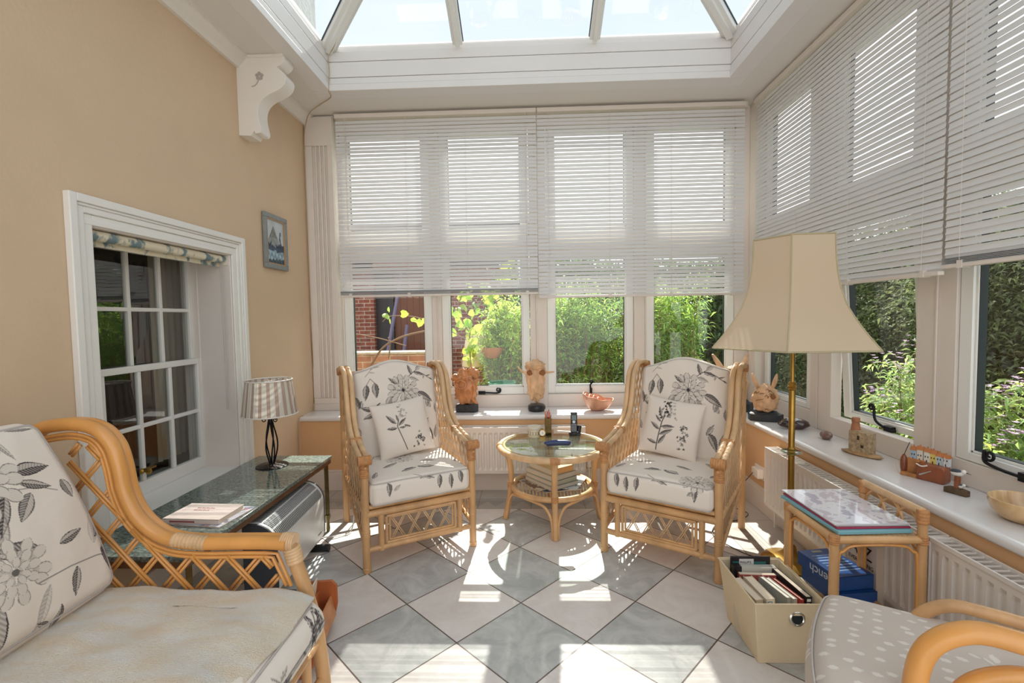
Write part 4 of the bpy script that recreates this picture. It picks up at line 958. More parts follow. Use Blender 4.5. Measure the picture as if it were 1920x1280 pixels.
prof = [(0, 1.215, .43), (.12, 1.285, .372), (.25, 1.36, .318), (.4, 1.44, .272), (.55, 1.53, .24), (.7, 1.62, .224), (.85, 1.715, .215), (1, 1.80, .213)]
a0 = R(-121.8)
m = MB(); N = 6; vs = []; fs = []; sub = 6
for (_, z, r_) in prof:
    for k in range(N):
        p, q = a0+k*math.pi/3, a0+(k+1)*math.pi/3
        for j in range(sub): 
            t = j/sub; x = r_*((1-t)*math.cos(p)+t*math.cos(q)); y = r_*((1-t)*math.sin(p)+t*math.sin(q)); vs.append((x, y, z))
n_ = N*sub
for i in range(len(prof)-1):
    for k in range(n_): l = (k+1) % n_; fs.append((i*n_+k, i*n_+l, (i+1)*n_+l, (i+1)*n_+k))
m.add(vs, fs); sh = m.build('lamp_shade', m_shade, fl, fix=False); sh.data.polygons.foreach_set('use_smooth', [True]*len(sh.data.polygons)); sh.data.set_sharp_from_angle(angle=R(25))
m = MB()
for k in range(N):
    a = a0+k*math.pi/3; m.tube(spline([(r_*math.cos(a)*1.003, r_*math.sin(a)*1.003, z) for (_, z, r_) in prof], 3), .004, 6)
for (_, z, r_) in (prof[0], prof[-1]): m.tube([(r_*math.cos(a0+k*math.pi/3), r_*math.sin(a0+k*math.pi/3), z) for k in range(N+1)], .0045, 6)
m.build('shade_trim', m_trimc, sh, smooth=True)
m = MB(); m.lathe([(.012, 1.30), (.02, 1.31), (.02, 1.36), (0, 1.36)], 16)
for k in range(3): a = k*2.094; m.tube([(0.01*math.cos(a), .01*math.sin(a), 1.34), (.20*math.cos(a), .20*math.sin(a), 1.795)], .002, 6)
m.build('bulb_holder', m_brass, fl, smooth=True)
MB().lathe([(0.012, 1.36), (.016, 1.39), (.03, 1.43), (.028, 1.46), (0, 1.48)], 16).build('bulb', mat('opal_bulb', '#efeee9', .3), fl, smooth=True)
MB().tube(spline([(1.31, 2.65, .006), (1.22, 2.75, .006), (1.15, 2.95, .006), (1.25, 3.12, .006), (1.42, 3.18, .006), (1.50, 3.25, .02), (1.40, 3.33, .03), (1.24, 3.30, .006), (1.22, 3.42, .006), (1.45, 3.40, .1), (1.585, 3.36, .27)], 8), .0035, 6).build('lamp_cable', mat('brown_flex', '#4a4038', .5), smooth=True, label='thin dark flex looping over the floor behind the right armchair', cat='cable')
sk = empty('wall_socket', (XS+.02, 3.36, .27), 0, 'white double socket on the peach wall beside the right radiator', 'socket')
MB().box(-.012, 0, -.075, .075, -.045, .045).build('socket_plate', m_white, sk, bevel=.003); MB().box(-.055, -.012, -.06, -.01, -.03, .035).build('plug', m_white, sk, bevel=.006); MB().box(-.045, -.012, .012, .055, -.03, .03).build('adaptor', m_white, sk, bevel=.005)

# ================================================================ radiators
def radiator(name, loc, rz, ln, z0, z1, label):
    o = empty(name, loc, rz, label, 'radiator')      # local x along, y = 0 wall face, -y into the room
    m = MB(); n = int(ln/.0417); dx = ln/n; prof = []
    front = []
    for i in range(n):
        x = i*dx; front += [(x, 0), (x+dx*.18, 0), (x+dx*.3, -.012), (x+dx*.7, -.012), (x+dx*.82, 0)]
    front.append((ln, 0))
    for yo in (-.10, -.035):
        vs = []; za, zb = z0+.045, z1-.05
        for (x, d_) in front: vs += [(x, yo, z0+.0), (x, yo, za-.02), (x, yo-d_, za), (x, yo-d_, zb), (x, yo, zb+.02), (x, yo, z1)]
        # channels are pressed inwards (away from the viewer)
        k = 6; fs = []
        for i in range(len(front)-1):
            for j in range(k-1): fs.append((i*k+j, (i+1)*k+j, (i+1)*k+j+1, i*k+j+1))
        m.add(vs, fs)
        m.box(0, ln, yo+.0135, yo+.016, z0, z1)
    p_ = m.build('radiator_panel', m_rad, o, fix=False)
    g = MB(); g.box(-.004, ln+.004, -.104, -.096, z1-.004, z1+.012).box(-.004, ln+.004, -.026, -.018, z1-.004, z1+.012)
    for i in range(int(ln/.03)): g.box(.01+i*.03, .014+i*.03, -.096, -.026, z1-.002, z1+.003)
    g.build('top_grille', m_rad, o)
    MB().box(-.006, 0, -.104, -.018, z0+.01, z1+.01).box(ln, ln+.006, -.104, -.018, z0+.01, z1+.01).build_each('end_cover', m_rad, o, bevel=.002)
    return o
ra = radiator('radiator', (-.72, YS+.018, 0), 0, 1.15, .165, .525, 'white ribbed radiator under the far window sill')
MB().lathe([(.012, 0), (.018, .004), (.018, .05), (.012, .055), (0, .055)], 14, T(1.185, -.06, .20)).tube([(1.185, -.06, .20), (1.185, -.06, 0)], .0075, 8).build('valve', m_white, ra, smooth=True)
rb_ = radiator('radiator', (XS+.018, 3.10, 0), -math.pi/2, 1.25, .14, .515, 'long white ribbed radiator on the right wall behind the floor lamp')
MB().tube([(.03, -.05, .14), (.03, -.05, 0)], .0075, 8).build('valve', m_white, rb_, smooth=True)
radiator('radiator', (XS+.018, 1.83, 0), -math.pi/2, 1.4, .14, .515, 'white ribbed radiator on the right wall nearest the viewer')

# ================================================================ marble topped console, heater, table lamp, books
zt2 = .50
mt = empty('marble_table', (-1.58, 2.40, 0), 0, 'long low table with dark green marble top on slim brass legs', 'table')
MB().box(-.25, .25, -.68, .66, zt2-.022, zt2).build('table_top', m_stone, mt, bevel=.003)
MB().box(-.245, .245, -.675, .655, zt2-.05, zt2-.022).build('table_edge', m_wooded, mt, bevel=.002)
for sx in (-1, 1):
    for y in (-.64, .62):
        m = MB(); m.tube([(sx*.225, y, .10), (sx*.225, y, zt2-.03)], .0145, 4, flat=1).lathe([(.010, 0), (.013, .02), (.009, .07), (.018, .10), (.018, .112)], 12, c=(sx*.225, y))
        m.build('leg', mat('dark_bronze', '#6b5f3e', .35, .8, noise=(18, .3)), mt, smooth=True)
ht = empty('convector_heater', (-1.345, 2.50, 0), R(3.5), 'white electric convector heater with slotted curved top under the marble table', 'heater')
hl = .60
def hprof(): 
    P = [(.075, .075), (.082, .10), (.082, .30)]
    for k in range(9): a = R(10*k); P.append((-.035+.117*math.cos(a), .30+.117*math.sin(a)))
    P += [(-.08, .417), (-.08, .075)]
    return P
pr_ = hprof()
MB().prism([(p[0], p[1]) for p in pr_], -hl/2, hl/2, Matrix(((1, 0, 0, 0), (0, 0, 1, 0), (0, 1, 0, 0), (0, 0, 0, 1)))).build('heater_body', m_upvc, ht, smooth=True)
m = MB()
for i in range(44):
    y = -hl/2+.02+i*(hl-.04)/44
    for (k0, k1) in ((12, 40), (44, 70), (74, 100)):
        pts = [(-.035+.1182*math.cos(R(k)), y, .30+.1182*math.sin(R(k))) for k in np.linspace(k0, k1, 5)]
        for a_, b_ in zip(pts[:-1], pts[1:]): m.add([a_, b_, (b_[0], b_[1]+.0065, b_[2]), (a_[0], a_[1]+.0065, a_[2])], [(0, 1, 2, 3)])
m.build('grille_slots', mat('slot_dark', '#3b4044', .6), ht, fix=False, label='dark curved ventilation slots')
MX2 = Matrix(((1, 0, 0, 0), (0, 0, 1, 0), (0, 1, 0, 0), (0, 0, 0, 1)))
for y0, y1 in ((hl/2, hl/2+.012), (-hl/2-.012, -hl/2)): MB().prism([(p[0]*1.02, p[1]*1.004) for p in pr_], y0, y1, MX2).build('end_cap', mat('charcoal_end', '#3d4147', .5), ht, bevel=.002)
for y in (hl/2-.06, -hl/2+.06): MB().tube([(-.13, y, .022), (.13, y, .022)], .022, 12).box(-.02, .02, y-.02, y+.02, .02, .08).build_each('foot', m_black, ht, smooth=True)
MB().box(.0815, .0828, hl/2-.10, hl/2-.05, .115, .122).build('badge', m_black, ht)
MB().tube(spline([(-1.42, 2.84, .03), (-1.27, 2.92, .012), (-1.21, 2.96, .006), (-1.19, 3.02, .03), (-1.20, 3.10, .15), (-1.21, 3.25, .25), (-1.22, 3.5, .28), (-1.30, YS-.005, .30)], 8), .0035, 6).build('heater_cable', m_white, smooth=True, label='white flex rising from the heater to the far wall socket', cat='cable')
sk2 = empty('wall_socket', (-1.30, YS+.02, .31), 0, 'white double socket on the far wall behind the marble table', 'socket')
MB().box(-.075, .075, -.012, 0, -.045, .045).build('socket_plate', m_white, sk2, bevel=.003); MB().box(-.05, 0, -.045, -.012, -.028, .028).build('plug', m_white, sk2, bevel=.006)

tl = empty('table_lamp', (-1.615, 2.84, zt2), 0, 'small table lamp with black twisted iron stem and striped shade', 'table lamp')
MB().lathe([(0, 0), (.092, 0), (.094, .004), (.085, .009), (.03, .015), (.018, .02), (0, .02)], 32).build('base', mat('hammered_iron', '#2a2522', .35, .7, noise=(60, .4), bump=(70, .6)), tl, smooth=True)
m = MB()
for k in range(5):
    a = k*1.257; P = []
    for j in range(13):
        t = j/12; r_ = .012+.028*math.sin(math.pi*t)**1.3*(1-.35*t); aa = a+.9*t; P.append((r_*math.cos(aa), r_*math.sin(aa), .012+.27*t))
    m.tube(P, .0048, 6)
m.lathe([(.013, .27), (.014, .30), (.008, .31), (.008, .36)], 12)
m.build('stem', m_iron, tl, smooth=True)
m = MB()
for s in (-1, 1): m.tube([(s*(.035+.014*math.cos(q)*(.4+.6*q/7)), -.01, .292+.014*math.sin(q)*(.4+.6*q/7)) for q in np.linspace(0, 7, 18)], .003, 6)
m.build('scroll', m_iron, tl, smooth=True)
def stripes():
    m, n, p, out = new_mat('striped_shade'); p.inputs['Roughness'].default_value = .9
    a = n.nodes.new('ShaderNodeAttribute'); a.attribute_name = 'paint'; tlc = n.nodes.new('ShaderNodeBsdfTranslucent'); mx = n.nodes.new('ShaderNodeMixShader'); mx.inputs[0].default_value = .3
    L(n, a.outputs['Color'], p.inputs['Base Color']); L(n, a.outputs['Color'], tlc.inputs[0]); L(n, p.outputs[0], mx.inputs[1]); L(n, tlc.outputs[0], mx.inputs[2]); L(n, mx.outputs[0], out.inputs[0]); return m
ns, nh = 720, 8; A = np.linspace(0, 2*np.pi, ns+1); co = []; col = []
for j in range(nh+1):
    t = j/nh; r_ = .158+(.131-.158)*t; z = .328+.212*t
    for a in A:
        rr = r_*(1+.006*math.sin(a*40)); co.append((rr*math.cos(a), rr*math.sin(a), z))
        ph_ = (a/(2*math.pi)*20) % 1
        c = srgb('#ded6ca'); 
        if .36 < ph_ < .64: c = srgb('#bda595')
        if .33 < ph_ < .36 or .64 < ph_ < .67: c = srgb('#5d4a42')
        col.append(c)
idx = np.arange((ns+1)*(nh+1)).reshape(nh+1, ns+1); fs = np.stack([idx[:-1, :-1].ravel(), idx[:-1, 1:].ravel(), idx[1:, 1:].ravel(), idx[1:, :-1].ravel()], 1)
sh2 = np_mesh('lamp_shade', np.array(co), fs, stripes(), tl); set_attr(sh2, 'paint', np.array(col))
m = MB(); ring(m, .159, .328, .004, 48); ring(m, .132, .540, .004, 48); m.tube([(-.13, 0, .533), (.13, 0, .533)], .0015, 5).tube([(0, -.13, .533), (0, .13, .533)], .0015, 5).tube([(0, 0, .36), (0, 0, .54)], .004, 6); m.build('shade_trim', m_white, sh2, smooth='all')
o = magazine(-1.50, 2.10, zt2+.0004, .30, .225, R(-8), 15, ['#c9c7d0', '#e2dfe2', '#8790a3', '#b9929a'], 'magazine lying under the pink paperback on the marble table', 'reading matter on the marble table')
b1 = book('paperback', -1.515, 2.085, zt2+.0055, .27, .175, .022, R(-3), '#e0cfc6', 'pale pink paperback lying on the marble table', 'reading matter on the marble table')
m_red = mat('dull_red_print', '#9c5a58', .6)
m = MB()
for yy, n_m in ((.03, 8), (.006, 7)):
    for k in range(n_m): m.box(-.06+k*.011, -.053+k*.011, yy, yy+.010-.003*(k % 2), .0221, .0225)
m.build('cover_print', m_red, b1)
MB().box(-.10, .02, -.0883, -.0877, .006, .014).build('spine_lettering', m_red, b1)

# ================================================================ sofa armchair in the left foreground (faces +x)
sf = empty('cane_sofa', (-1.15, 1.05, 0), 0, 'large cane sofa with floral cushions and cream towel in the left foreground', 'sofa')
ox, oy = -1.15, 1.05
def LX(p): return (p[0]-ox, p[1]-oy, p[2])
yA = 1.60
armp = [(-1.80, .99), (-1.733, 1.035), (-1.618, 1.05), (-1.531, 1.03), (-1.478, .975), (-1.455, .90), (-1.440, .81), (-1.405, .725), (-1.345, .663), (-1.271, .63), (-1.166, .62), (-1.029, .622), (-.93, .622), (-.862, .618)]
for yy, sgn, nm in ((yA, 1, 'arm'), (.42, -1, 'arm')):
    m = MB()
    for dy, r_ in ((-.012, .0235), (.022, .019)): m.tube(spline([LX((x, yy+dy*sgn, z)) for x, z in armp], 6), r_, 14)
    am = m.build(nm, m_canegold, sf, smooth=True)
    m = MB(); wrap(m, LX((-.885, yy, .620)), LX((-.838, yy, .618)), .031, 6); wrap(m, LX((-.853, yy, .60)), LX((-.84, yy, .545)), .028, 5); wrap(m, LX((-1.27, yy-.012*sgn, .632)), LX((-1.15, yy-.012*sgn, .620)), .0245, 9)
    m.build_each('binding', m_cane2, am, smooth=True)
    m = MB()
    for off in (.034, .048):
        q = []
        for i, (x, z) in enumerate(armp[1:]):
            j = min(i+2, len(armp)-1); x2, z2 = armp[j]; x1, z1 = armp[i]; d = Vector((x2-x1, 0, z2-z1)).normalized(); nrm = Vector((-d.z, 0, d.x)); 
            q.append(LX((x-nrm.x*off, yy-.018*sgn, z-nrm.z*off)))
        q = q[:-1]; m.tube(spline(q, 6), .0066, 8)
        xe = -.895-(off-.034)*1.2; m.tube([q[-1], LX((xe, yy-.018*sgn, .620-off)), LX((xe+.045, yy-.018*sgn, .47))], .0066, 8)
    m.build('arm_beading', m_canegold, sf, smooth=True)
    poly = [(-1.63, .98), (-1.55, .975), (-1.515, .93), (-1.495, .86), (-1.475, .77), (-1.43, .69), (-1.36, .63), (-1.28, .590), (-1.17, .577), (-.93, .575), (-.88, .46), (-1.5, .40), (-1.63, .5)]
    m = MB()
    for (pa, da) in [((-1.40+k*.125, .5), 48) for k in range(-8, 9)]+[((-1.38+k*.125, .5), -48) for k in range(-8, 9)]:
        d = (math.cos(R(da)), math.sin(R(da)))
        for t0, t1 in clip_seg(poly, pa, d):
            e_ = .004*(1 if da > 0 else -1); strand(m, LX((pa[0]+d[0]*t0, yy-.016*sgn+e_, pa[1]+d[1]*t0)), LX((pa[0]+d[0]*t1, yy-.016*sgn+e_, pa[1]+d[1]*t1)), .0062, .0055, (0, 1, 0))
    m.build('side_lattice', m_canegold, sf, smooth='all')
    m = MB(); m.tube(spline([LX((-.862, yy, .615)), LX((-.842, yy, .55)), LX((-.81, yy, .45)), LX((-.775, yy, .30)), LX((-.757, yy, .15)), LX((-.75, yy, 0))], 6), .024, 14)
    m.build('front_leg', m_cane, sf, smooth=True)
    MB().tube([LX((-1.70, yy, 0)), LX((-1.68, yy, .5)), LX((-1.78, yy, .98))], .024, 12).build('back_leg', m_cane, sf, smooth=True)
    MB().tube([LX((-.78, yy, .29)), LX((-1.69, yy, .27))], .02, 10).build('side_rail', m_cane, sf, smooth=True)
m = MB(); m.tube([LX((-.785, yA, .30)), LX((-.785, .42, .30))], .021, 12).tube([LX((-.765, yA, .262)), LX((-.765, .42, .262))], .014, 10).tube([LX((-.757, yA, .12)), LX((-.757, .42, .12))], .018, 10); m.build('front_rail', m_cane, sf, smooth=True)
for y in (1.50, 1.36, .95, .60): MB().tube([LX((-.765, y, .12)), LX((-.765, y, .27))], .016, 10).build_each('panel_post', m_cane, sf, smooth=True)
MB().box(*(lambda a, b: (a[0], b[0], a[1], b[1], a[2], b[2]))(LX((-1.66, .46, .27)), LX((-.80, 1.56, .30)))).build('seat_base', m_cane, sf, bevel=.004)
MB().tube([LX((-1.80, .42, .99)), LX((-1.80, yA, .99))], .02, 12).tube([LX((-1.70, .42, .4)), LX((-1.70, yA, .4))], .02, 12).build_each('back_rail', m_cane, sf, smooth=True)
def dsf(p, P):
    p = p.copy(); f = (P[:, 0] > .2); p[:, 0] += .035*np.clip(1-(P[:, 2]/.09)**2, 0, 1)*f; p[:, 2] += -.02*np.clip((P[:, 0]-.2)/.2, 0, 1)**2*(P[:, 2] > 0); return p
def prs(U, V):   # seat front face is the +x side
    return pr_sofa_front(.55-V, -(U-.41))
cushion('seat_cushion', (.82, 1.10, .165), .045, .004, T(*LX((-1.155, 1.01, .385))), sf, m_fab, prs, .012, dsf, pipe=True, piper=.0045, seed=5)
def dsb(p, P):   # local: x = along -y world (towards viewer), y = up, z = outward
    p = p.copy(); u = P[:, 0]/.55; top = np.clip((P[:, 1]-.1)/.22, 0, 1)
    p[:, 0] += -np.clip(-u, 0, 1)*0
    p[:, 0] += np.where(P[:, 0] < 0, 1, -1)*.075*np.clip((P[:, 1]+.31)/.62, 0, 1)**1.3*np.clip(abs(u)*1.0, 0, 1)
    p[:, 2] += .02*np.sin(np.clip((P[:, 1]+.31)/.62, 0, 1)*math.pi); return p
Mb = Matrix(((0, -math.sin(R(17)), math.cos(R(17)), 0), (-1, 0, 0, 0), (0, math.cos(R(17)), math.sin(R(17)), 0), (0, 0, 0, 1)))
cushion('back_cushion', (1.10, .62, .15), .045, .0021, Matrix.Translation(LX((-1.60, 1.00, .775))) @ Mb, sf, m_fab, lambda U, V: pr_sofa_back(U+.55, V+.31), .028, dsb, seed=8)
# towel
nx_, ny_ = 150, 190
U, V = np.meshgrid(np.linspace(0, 1, nx_), np.linspace(0, 1, ny_)); U, V = U.ravel(), V.ravel()
tw = .74; x = -1.50+tw*U; y = .50+1.04*V
edge = np.clip((U-.94)/.06, 0, 1)
xf = x+.0*U+.012*np.sin(V*9)*U
zc_ = .385+.0825+.012*np.clip(1-((x+1.155)/.41)**2, 0, 1)**.6*np.clip(1-((y-1.01)/.55)**2, 0, 1)**.6-.02*np.clip((x+.955)/.2, 0, 1)**2
zc_ += .007+.0035*np.sin(U*21+V*4+np.sin(V*12)*1.2)+.0025*np.sin(V*33+U*9)+.002*fbm(U, V, 3, 3)
zc_ += .010*np.exp(-((U-.90-.03*np.sin(V*7))/.03)**2)*(V < .72)*(.5+.5*np.sin(V*24))
zc_ -= .012*edge
co = np.stack([xf, y+.012*np.sin(U*8)*(V > .9), zc_], 1)-np.array([0, 0, 0])
idx = np.arange(nx_*ny_).reshape(ny_, nx_); fs = np.stack([idx[:-1, :-1].ravel(), idx[:-1, 1:].ravel(), idx[1:, 1:].ravel(), idx[1:, :-1].ravel()], 1)
to = np_mesh('towel', co, fs, m_towel, None); md = to.modifiers.new('thick', 'SOLIDIFY'); md.thickness = .006; md.offset = 1
tag(to, 'cream towel spread over the seat of the cane sofa', 'towel')
# magazine rack behind the sofa leg
mr = empty('magazine_rack', (-.95, 1.90, 0), R(8), 'small orange wooden rack on the floor beyond the sofa leg', 'rack')
mr.scale = (.9, .95, .85); m_or = mat('orange_wood', '#b5653a', .4, noise=(12, .25, (1, 1, .3)))
m = MB()
for y in (-.17, .17): m.prism([(-.10, .03), (.03, 0), (.07, .05), (.085, .12), (.085, .22), (.06, .25), (-.04, .25), (-.10, .18)], y-.007, y+.007, Matrix(((1, 0, 0, 0), (0, 0, 1, 0), (0, 1, 0, 0), (0, 0, 0, 1))))
m.build_each('rack_side', m_or, mr, bevel=.003)
m = MB()
m.add([], []).box(-.085, .06, -.165, .165, .02, .032).box(-.01, .0, -.165, .165, .03, .20); m.build('rack_shelf', m_or, mr, bevel=.002)
MB().box(-.004, .004, -.165, .165, 0, .11, T(.075, 0, .06, ry=R(-12))).box(-.004, .004, -.165, .165, 0, .10, T(-.09, 0, .06, ry=R(-14))).build_each('rack_slat', mat('lighter_orange_wood', '#c98a5c', .4, noise=(12, .2)), mr, bevel=.003)
o = magazine(0, 0, 0, .20, .27, 0, 21, ['#b8b4b0', '#8d8f94', '#dcd8d4'], 'grey magazine standing upright in the orange rack', None, h=.006); o.matrix_world = T(-.965, 1.90, .14, rz=R(8)) @ T(ry=R(-82), rx=0) @ T(rz=0)

# ================================================================ armchair in the right foreground
F = Vector((-.83, .55, 0)).normalized(); Sv = Vector((-F.y, F.x, 0))   # F: facing, Sv: towards the viewer's side
rc = empty('bentwood_armchair', (1.12, 1.12, 0), 0, 'bent cane armchair with dotted beige cushion in the right foreground', 'armchair')
MR = Matrix(((-Sv.x, -F.x, 0, 0), (-Sv.y, -F.y, 0, 0), (0, 0, 1, 0), (0, 0, 0, 1)))   # local x = away side, local y = backwards
def mat_dots():
    m, n, p, out = new_mat('dotted_damask'); p.inputs['Roughness'].default_value = .8
    t = n.nodes.new('ShaderNodeTexCoord'); mp = n.nodes.new('ShaderNodeMapping'); mp.inputs['Scale'].default_value = (26, 17, 20); L(n, t.outputs['Object'], mp.inputs[0])
    v = n.nodes.new('ShaderNodeTexVoronoi'); v.voronoi_dimensions = '2D'; v.inputs['Scale'].default_value = 1; v.inputs['Randomness'].default_value = .55; L(n, mp.outputs[0], v.inputs['Vector'])
    z = n.nodes.new('ShaderNodeTexNoise'); z.inputs['Scale'].default_value = 160; L(n, t.outputs['Object'], z.inputs['Vector'])
    a = n.nodes.new('ShaderNodeMath'); a.operation = 'MULTIPLY_ADD'; a.inputs[1].default_value = .22; L(n, z.outputs[0], a.inputs[0]); L(n, v.outputs['Distance'], a.inputs[2])
    r = n.nodes.new('ShaderNodeValToRGB'); r.color_ramp.elements[0].position = .27; r.color_ramp.elements[1].position = .33; r.color_ramp.elements[0].color = hexc('#d9d1c7'); r.color_ramp.elements[1].color = hexc('#c3b6ab')
    L(n, a.outputs[0], r.inputs[0]); L(n, r.outputs[0], p.inputs['Base Color']); return m
def drc(p, P):
    p = p.copy(); u, v = P[:, 0]/.29, (P[:, 1])/.42; f = np.clip((1-abs(u)**3)*(1-abs(v)**3), 0, 1)**.55
    p[:, 2] += np.sign(P[:, 2])*.035*f; p[:, 1] += -.03*(1-u*u)*(P[:, 1] < -.2)
    for (tx_, ty_) in ((-.10, -.02), (.10, -.02), (-.10, .22), (.10, .22)):
        d2 = ((P[:, 0]-tx_)/.03)**2+((P[:, 1]-ty_)/.045)**2; p[:, 2] -= np.sign(P[:, 2])*.028*np.exp(-d2)
    return p
cu = cushion('seat_cushion', (.58, .84, .12), .055, .006, MR @ T(-.0, .10, .425), rc, mat_dots(), None, .0, drc, piper=.003)
cu.matrix_local = Matrix.Translation(Vector((-.035, .035, .415))+(-F)*.10) @ MR.to_3x3().to_4x4()
for sx, top, nm in ((-1, .70, 'near'), (1, .55, 'far')):
    c0 = Vector((-.10, .03, 0))+(-F)*.10 if False else Vector((-.10, .03, 0))
    side = (-Sv)*(.30*sx)
    if sx < 0: base = Vector((-.245, -.03, 0))
    else: base = Vector((.0, .305, 0))
    B = -F; m = MB(); h = top
    def Q(b, z): return base+B*b+Vector((0, 0, z))
    m.tube(spline([Q(.03, 0), Q(.015, .25), Q(.01, h-.22), Q(.03, h-.08), Q(.10, h-.008), Q(.2, h), (Q(.34, h-.01)), Q(.50, h-.03), Q(.62, h-.04)], 8), .0235 if sx < 0 else .018, 16)
    am = m.build('arm', m_canegold if sx < 0 else m_cane, rc, smooth=True)
    m = MB(); m.tube(spline([Q(.085, 0), Q(.075, .25), Q(.07, h-.26), Q(.095, h-.14), Q(.17, h-.075), Q(.27, h-.065), Q(.37, h-.075), Q(.45, h-.09), Q(.60, h-.11)], 8), .0185 if sx < 0 else .013, 14)
    m.build('inner_arm_loop', m_canegold if sx < 0 else m_cane, rc, smooth=True)
    m = MB(); wrap(m, Q(.395, h-.055), Q(.46, h-.062), .048 if sx < 0 else .036, 6); m.build_each('binding', m_cane2, am, smooth=True)
    MB().tube(spline([Q(.62, h-.04), Q(.66, h-.12), Q(.64, .3), Q(.66, 0)], 6), .02, 12).build('back_leg', m_cane, rc, smooth=True)
    MB().tube([Q(.02, .31), Q(.64, .30)], .018, 10).build('side_rail', m_cane, rc, smooth=True)
bn, bf_ = Vector((-.245, -.03, 0)), Vector((.0, .305, 0))
m = MB()
for b, z in ((.02, .31), (.64, .30), (.1, .14)): m.tube([bn+(-F)*b+Vector((0, 0, z)), bf_+(-F)*b+Vector((0, 0, z))], .018, 10)
m.build_each('cross_rail', m_cane, rc, smooth=True)

# ================================================================ cane side table with folders, and the books under it
st = empty('cane_side_table', (0, 0, 0), 0, 'small cane side table with looped gallery rail beside the right radiator', 'side table')
x0, x1, y0, y1, zt3 = 1.158, 1.485, 1.80, 2.115, .545
for (x, y, h) in ((x0, y0, zt3+.0), (x0, y1, zt3), (x1, y0, zt3+.10), (x1, y1, zt3+.10)):
    l = MB().tube([(x, y, 0), (x, y, h/2), (x, y, h)], .0165, 12).build('leg', m_cane, st, smooth=True)
    m = MB(); wrap(m, (x, y, zt3-.03), (x, y, zt3+.004), .0185, 4)
    if h > zt3: wrap(m, (x, y, h-.05), (x, y, h+.002), .0195, 4)
    m.build_each('binding', m_bind, l, smooth=True)
m = MB(); m.tube([(x0, y0, zt3-.014), (x1, y0, zt3-.014)], .0155, 10).tube([(x0, y1, zt3-.014), (x1, y1, zt3-.014)], .0155, 10).tube([(x0, y0, zt3-.012), (x0, y1, zt3-.012)], .0155, 10).tube([(x1, y0, zt3-.014), (x1, y1, zt3-.014)], .0155, 10)
m.build_each('top_rail', m_cane, st, smooth=True)
m = MB()
for i in range(17): m.tube([(x0+.01+i*(x1-x0-.02)/16, y0, zt3-.012), (x0+.01+i*(x1-x0-.02)/16, y1, zt3-.012)], .0095, 6)
m.build('table_top', m_cane2, st, smooth='all')
MB().tube([(x1, y0, zt3+.095), (x1, y1, zt3+.095)], .0155, 10).build('gallery_rail', m_cane2, st, smooth=True)
m = MB(); yl = y1-y0-.02
for a, b in ((0, .40), (.28, .72), (.60, 1.0)):
    ya, yb = y0+.01+yl*a, y0+.01+yl*b; m.tube(spline([(x1, ya, zt3), (x1, ya+(yb-ya)*.12, zt3+.05), (x1, (ya+yb)/2, zt3+.084), (x1, yb-(yb-ya)*.12, zt3+.05), (x1, yb, zt3)], 6), .0055, 8)
m.build('gallery_loops', m_cane, st, smooth=True)
def arch(pa, pb, zt_, zb_, r=.006, inset=.016):
    pa, pb = Vector(pa), Vector(pb); d = (pb-pa).normalized(); a, b = pa+d*inset, pb-d*inset; w = (b-a).length; c = .07
    P = [a+Vector((0, 0, zb_)), a+Vector((0, 0, zt_-c)), a+d*c*.3+Vector((0, 0, zt_-c*.3)), a+d*c+Vector((0, 0, zt_)), b-d*c+Vector((0, 0, zt_)), b-d*c*.3+Vector((0, 0, zt_-c*.3)), b+Vector((0, 0, zt_-c)), b+Vector((0, 0, zb_))]
    return MB().tube(spline(P, 6), r, 8).build('arch_brace', m_canegold, st, smooth=True)
for pa, pb in (((x0, y0, 0), (x1, y0, 0)), ((x0, y0, 0), (x0, y1, 0)), ((x1, y0, 0), (x1, y1, 0)), ((x0, y1, 0), (x1, y1, 0))): arch(pa, pb, zt3-.036, .13)
m = MB(); m.tube([(x0, y0, .12), (x1, y0, .12)], .012, 10).tube([(x0, y1, .12), (x1, y1, .12)], .012, 10).tube([(x0, y0, .12), (x0, y1, .12)], .012, 10).tube([(x1, y0, .14), (x1, y1, .14)], .014, 10)
m.build_each('stretcher', m_cane, st, smooth=True)
m = MB()
for i in range(13): m.tube([(x0+.02+i*(x1-x0-.04)/12, y0, .125), (x0+.02+i*(x1-x0-.04)/12, y1, .125)], .006, 6)
m.build('lower_shelf', m_cane, st, smooth='all')
# folders
def slab(name, x0_, x1_, y0_, y1_, z, h, rz, material, label, cat, group):
    o = empty(name, ((x0_+x1_)/2, (y0_+y1_)/2, z), rz, label, cat, group)
    MB().box(-(x1_-x0_)/2, (x1_-x0_)/2, -(y1_-y0_)/2, (y1_-y0_)/2, 0, h).build('cover', material, o, bevel=.0015); return o
gF = 'folders on the cane side table'
slab('folder', 1.165, 1.455, 1.81, 2.185, zt3+.0035, .013, R(3), mat('aqua_card', '#78abb6', .45), 'pale aqua folder lowest on the cane side table', 'folder', gF)
slab('folder', 1.175, 1.46, 1.825, 2.19, zt3+.017, .007, R(2), mat('crimson_card', '#9c2f4e', .45), 'crimson folder between the aqua and white folders on the side table', 'folder', gF)
slab('folder', 1.18, 1.46, 1.83, 2.20, zt3+.0245, .003, R(1), mat('grey_card', '#a5a19c', .5), 'thin grey sheet folder under the marbled one on the side table', 'folder', gF)
fo = empty('folder', (1.32, 2.02, zt3+.028), R(1), 'glossy white and lilac marbled folder topmost on the cane side table', 'folder', gF)
MB().box(-.145, .145, -.185, .185, 0, .004).build('cover', mat('white_card', '#d8d4da', .3), fo)
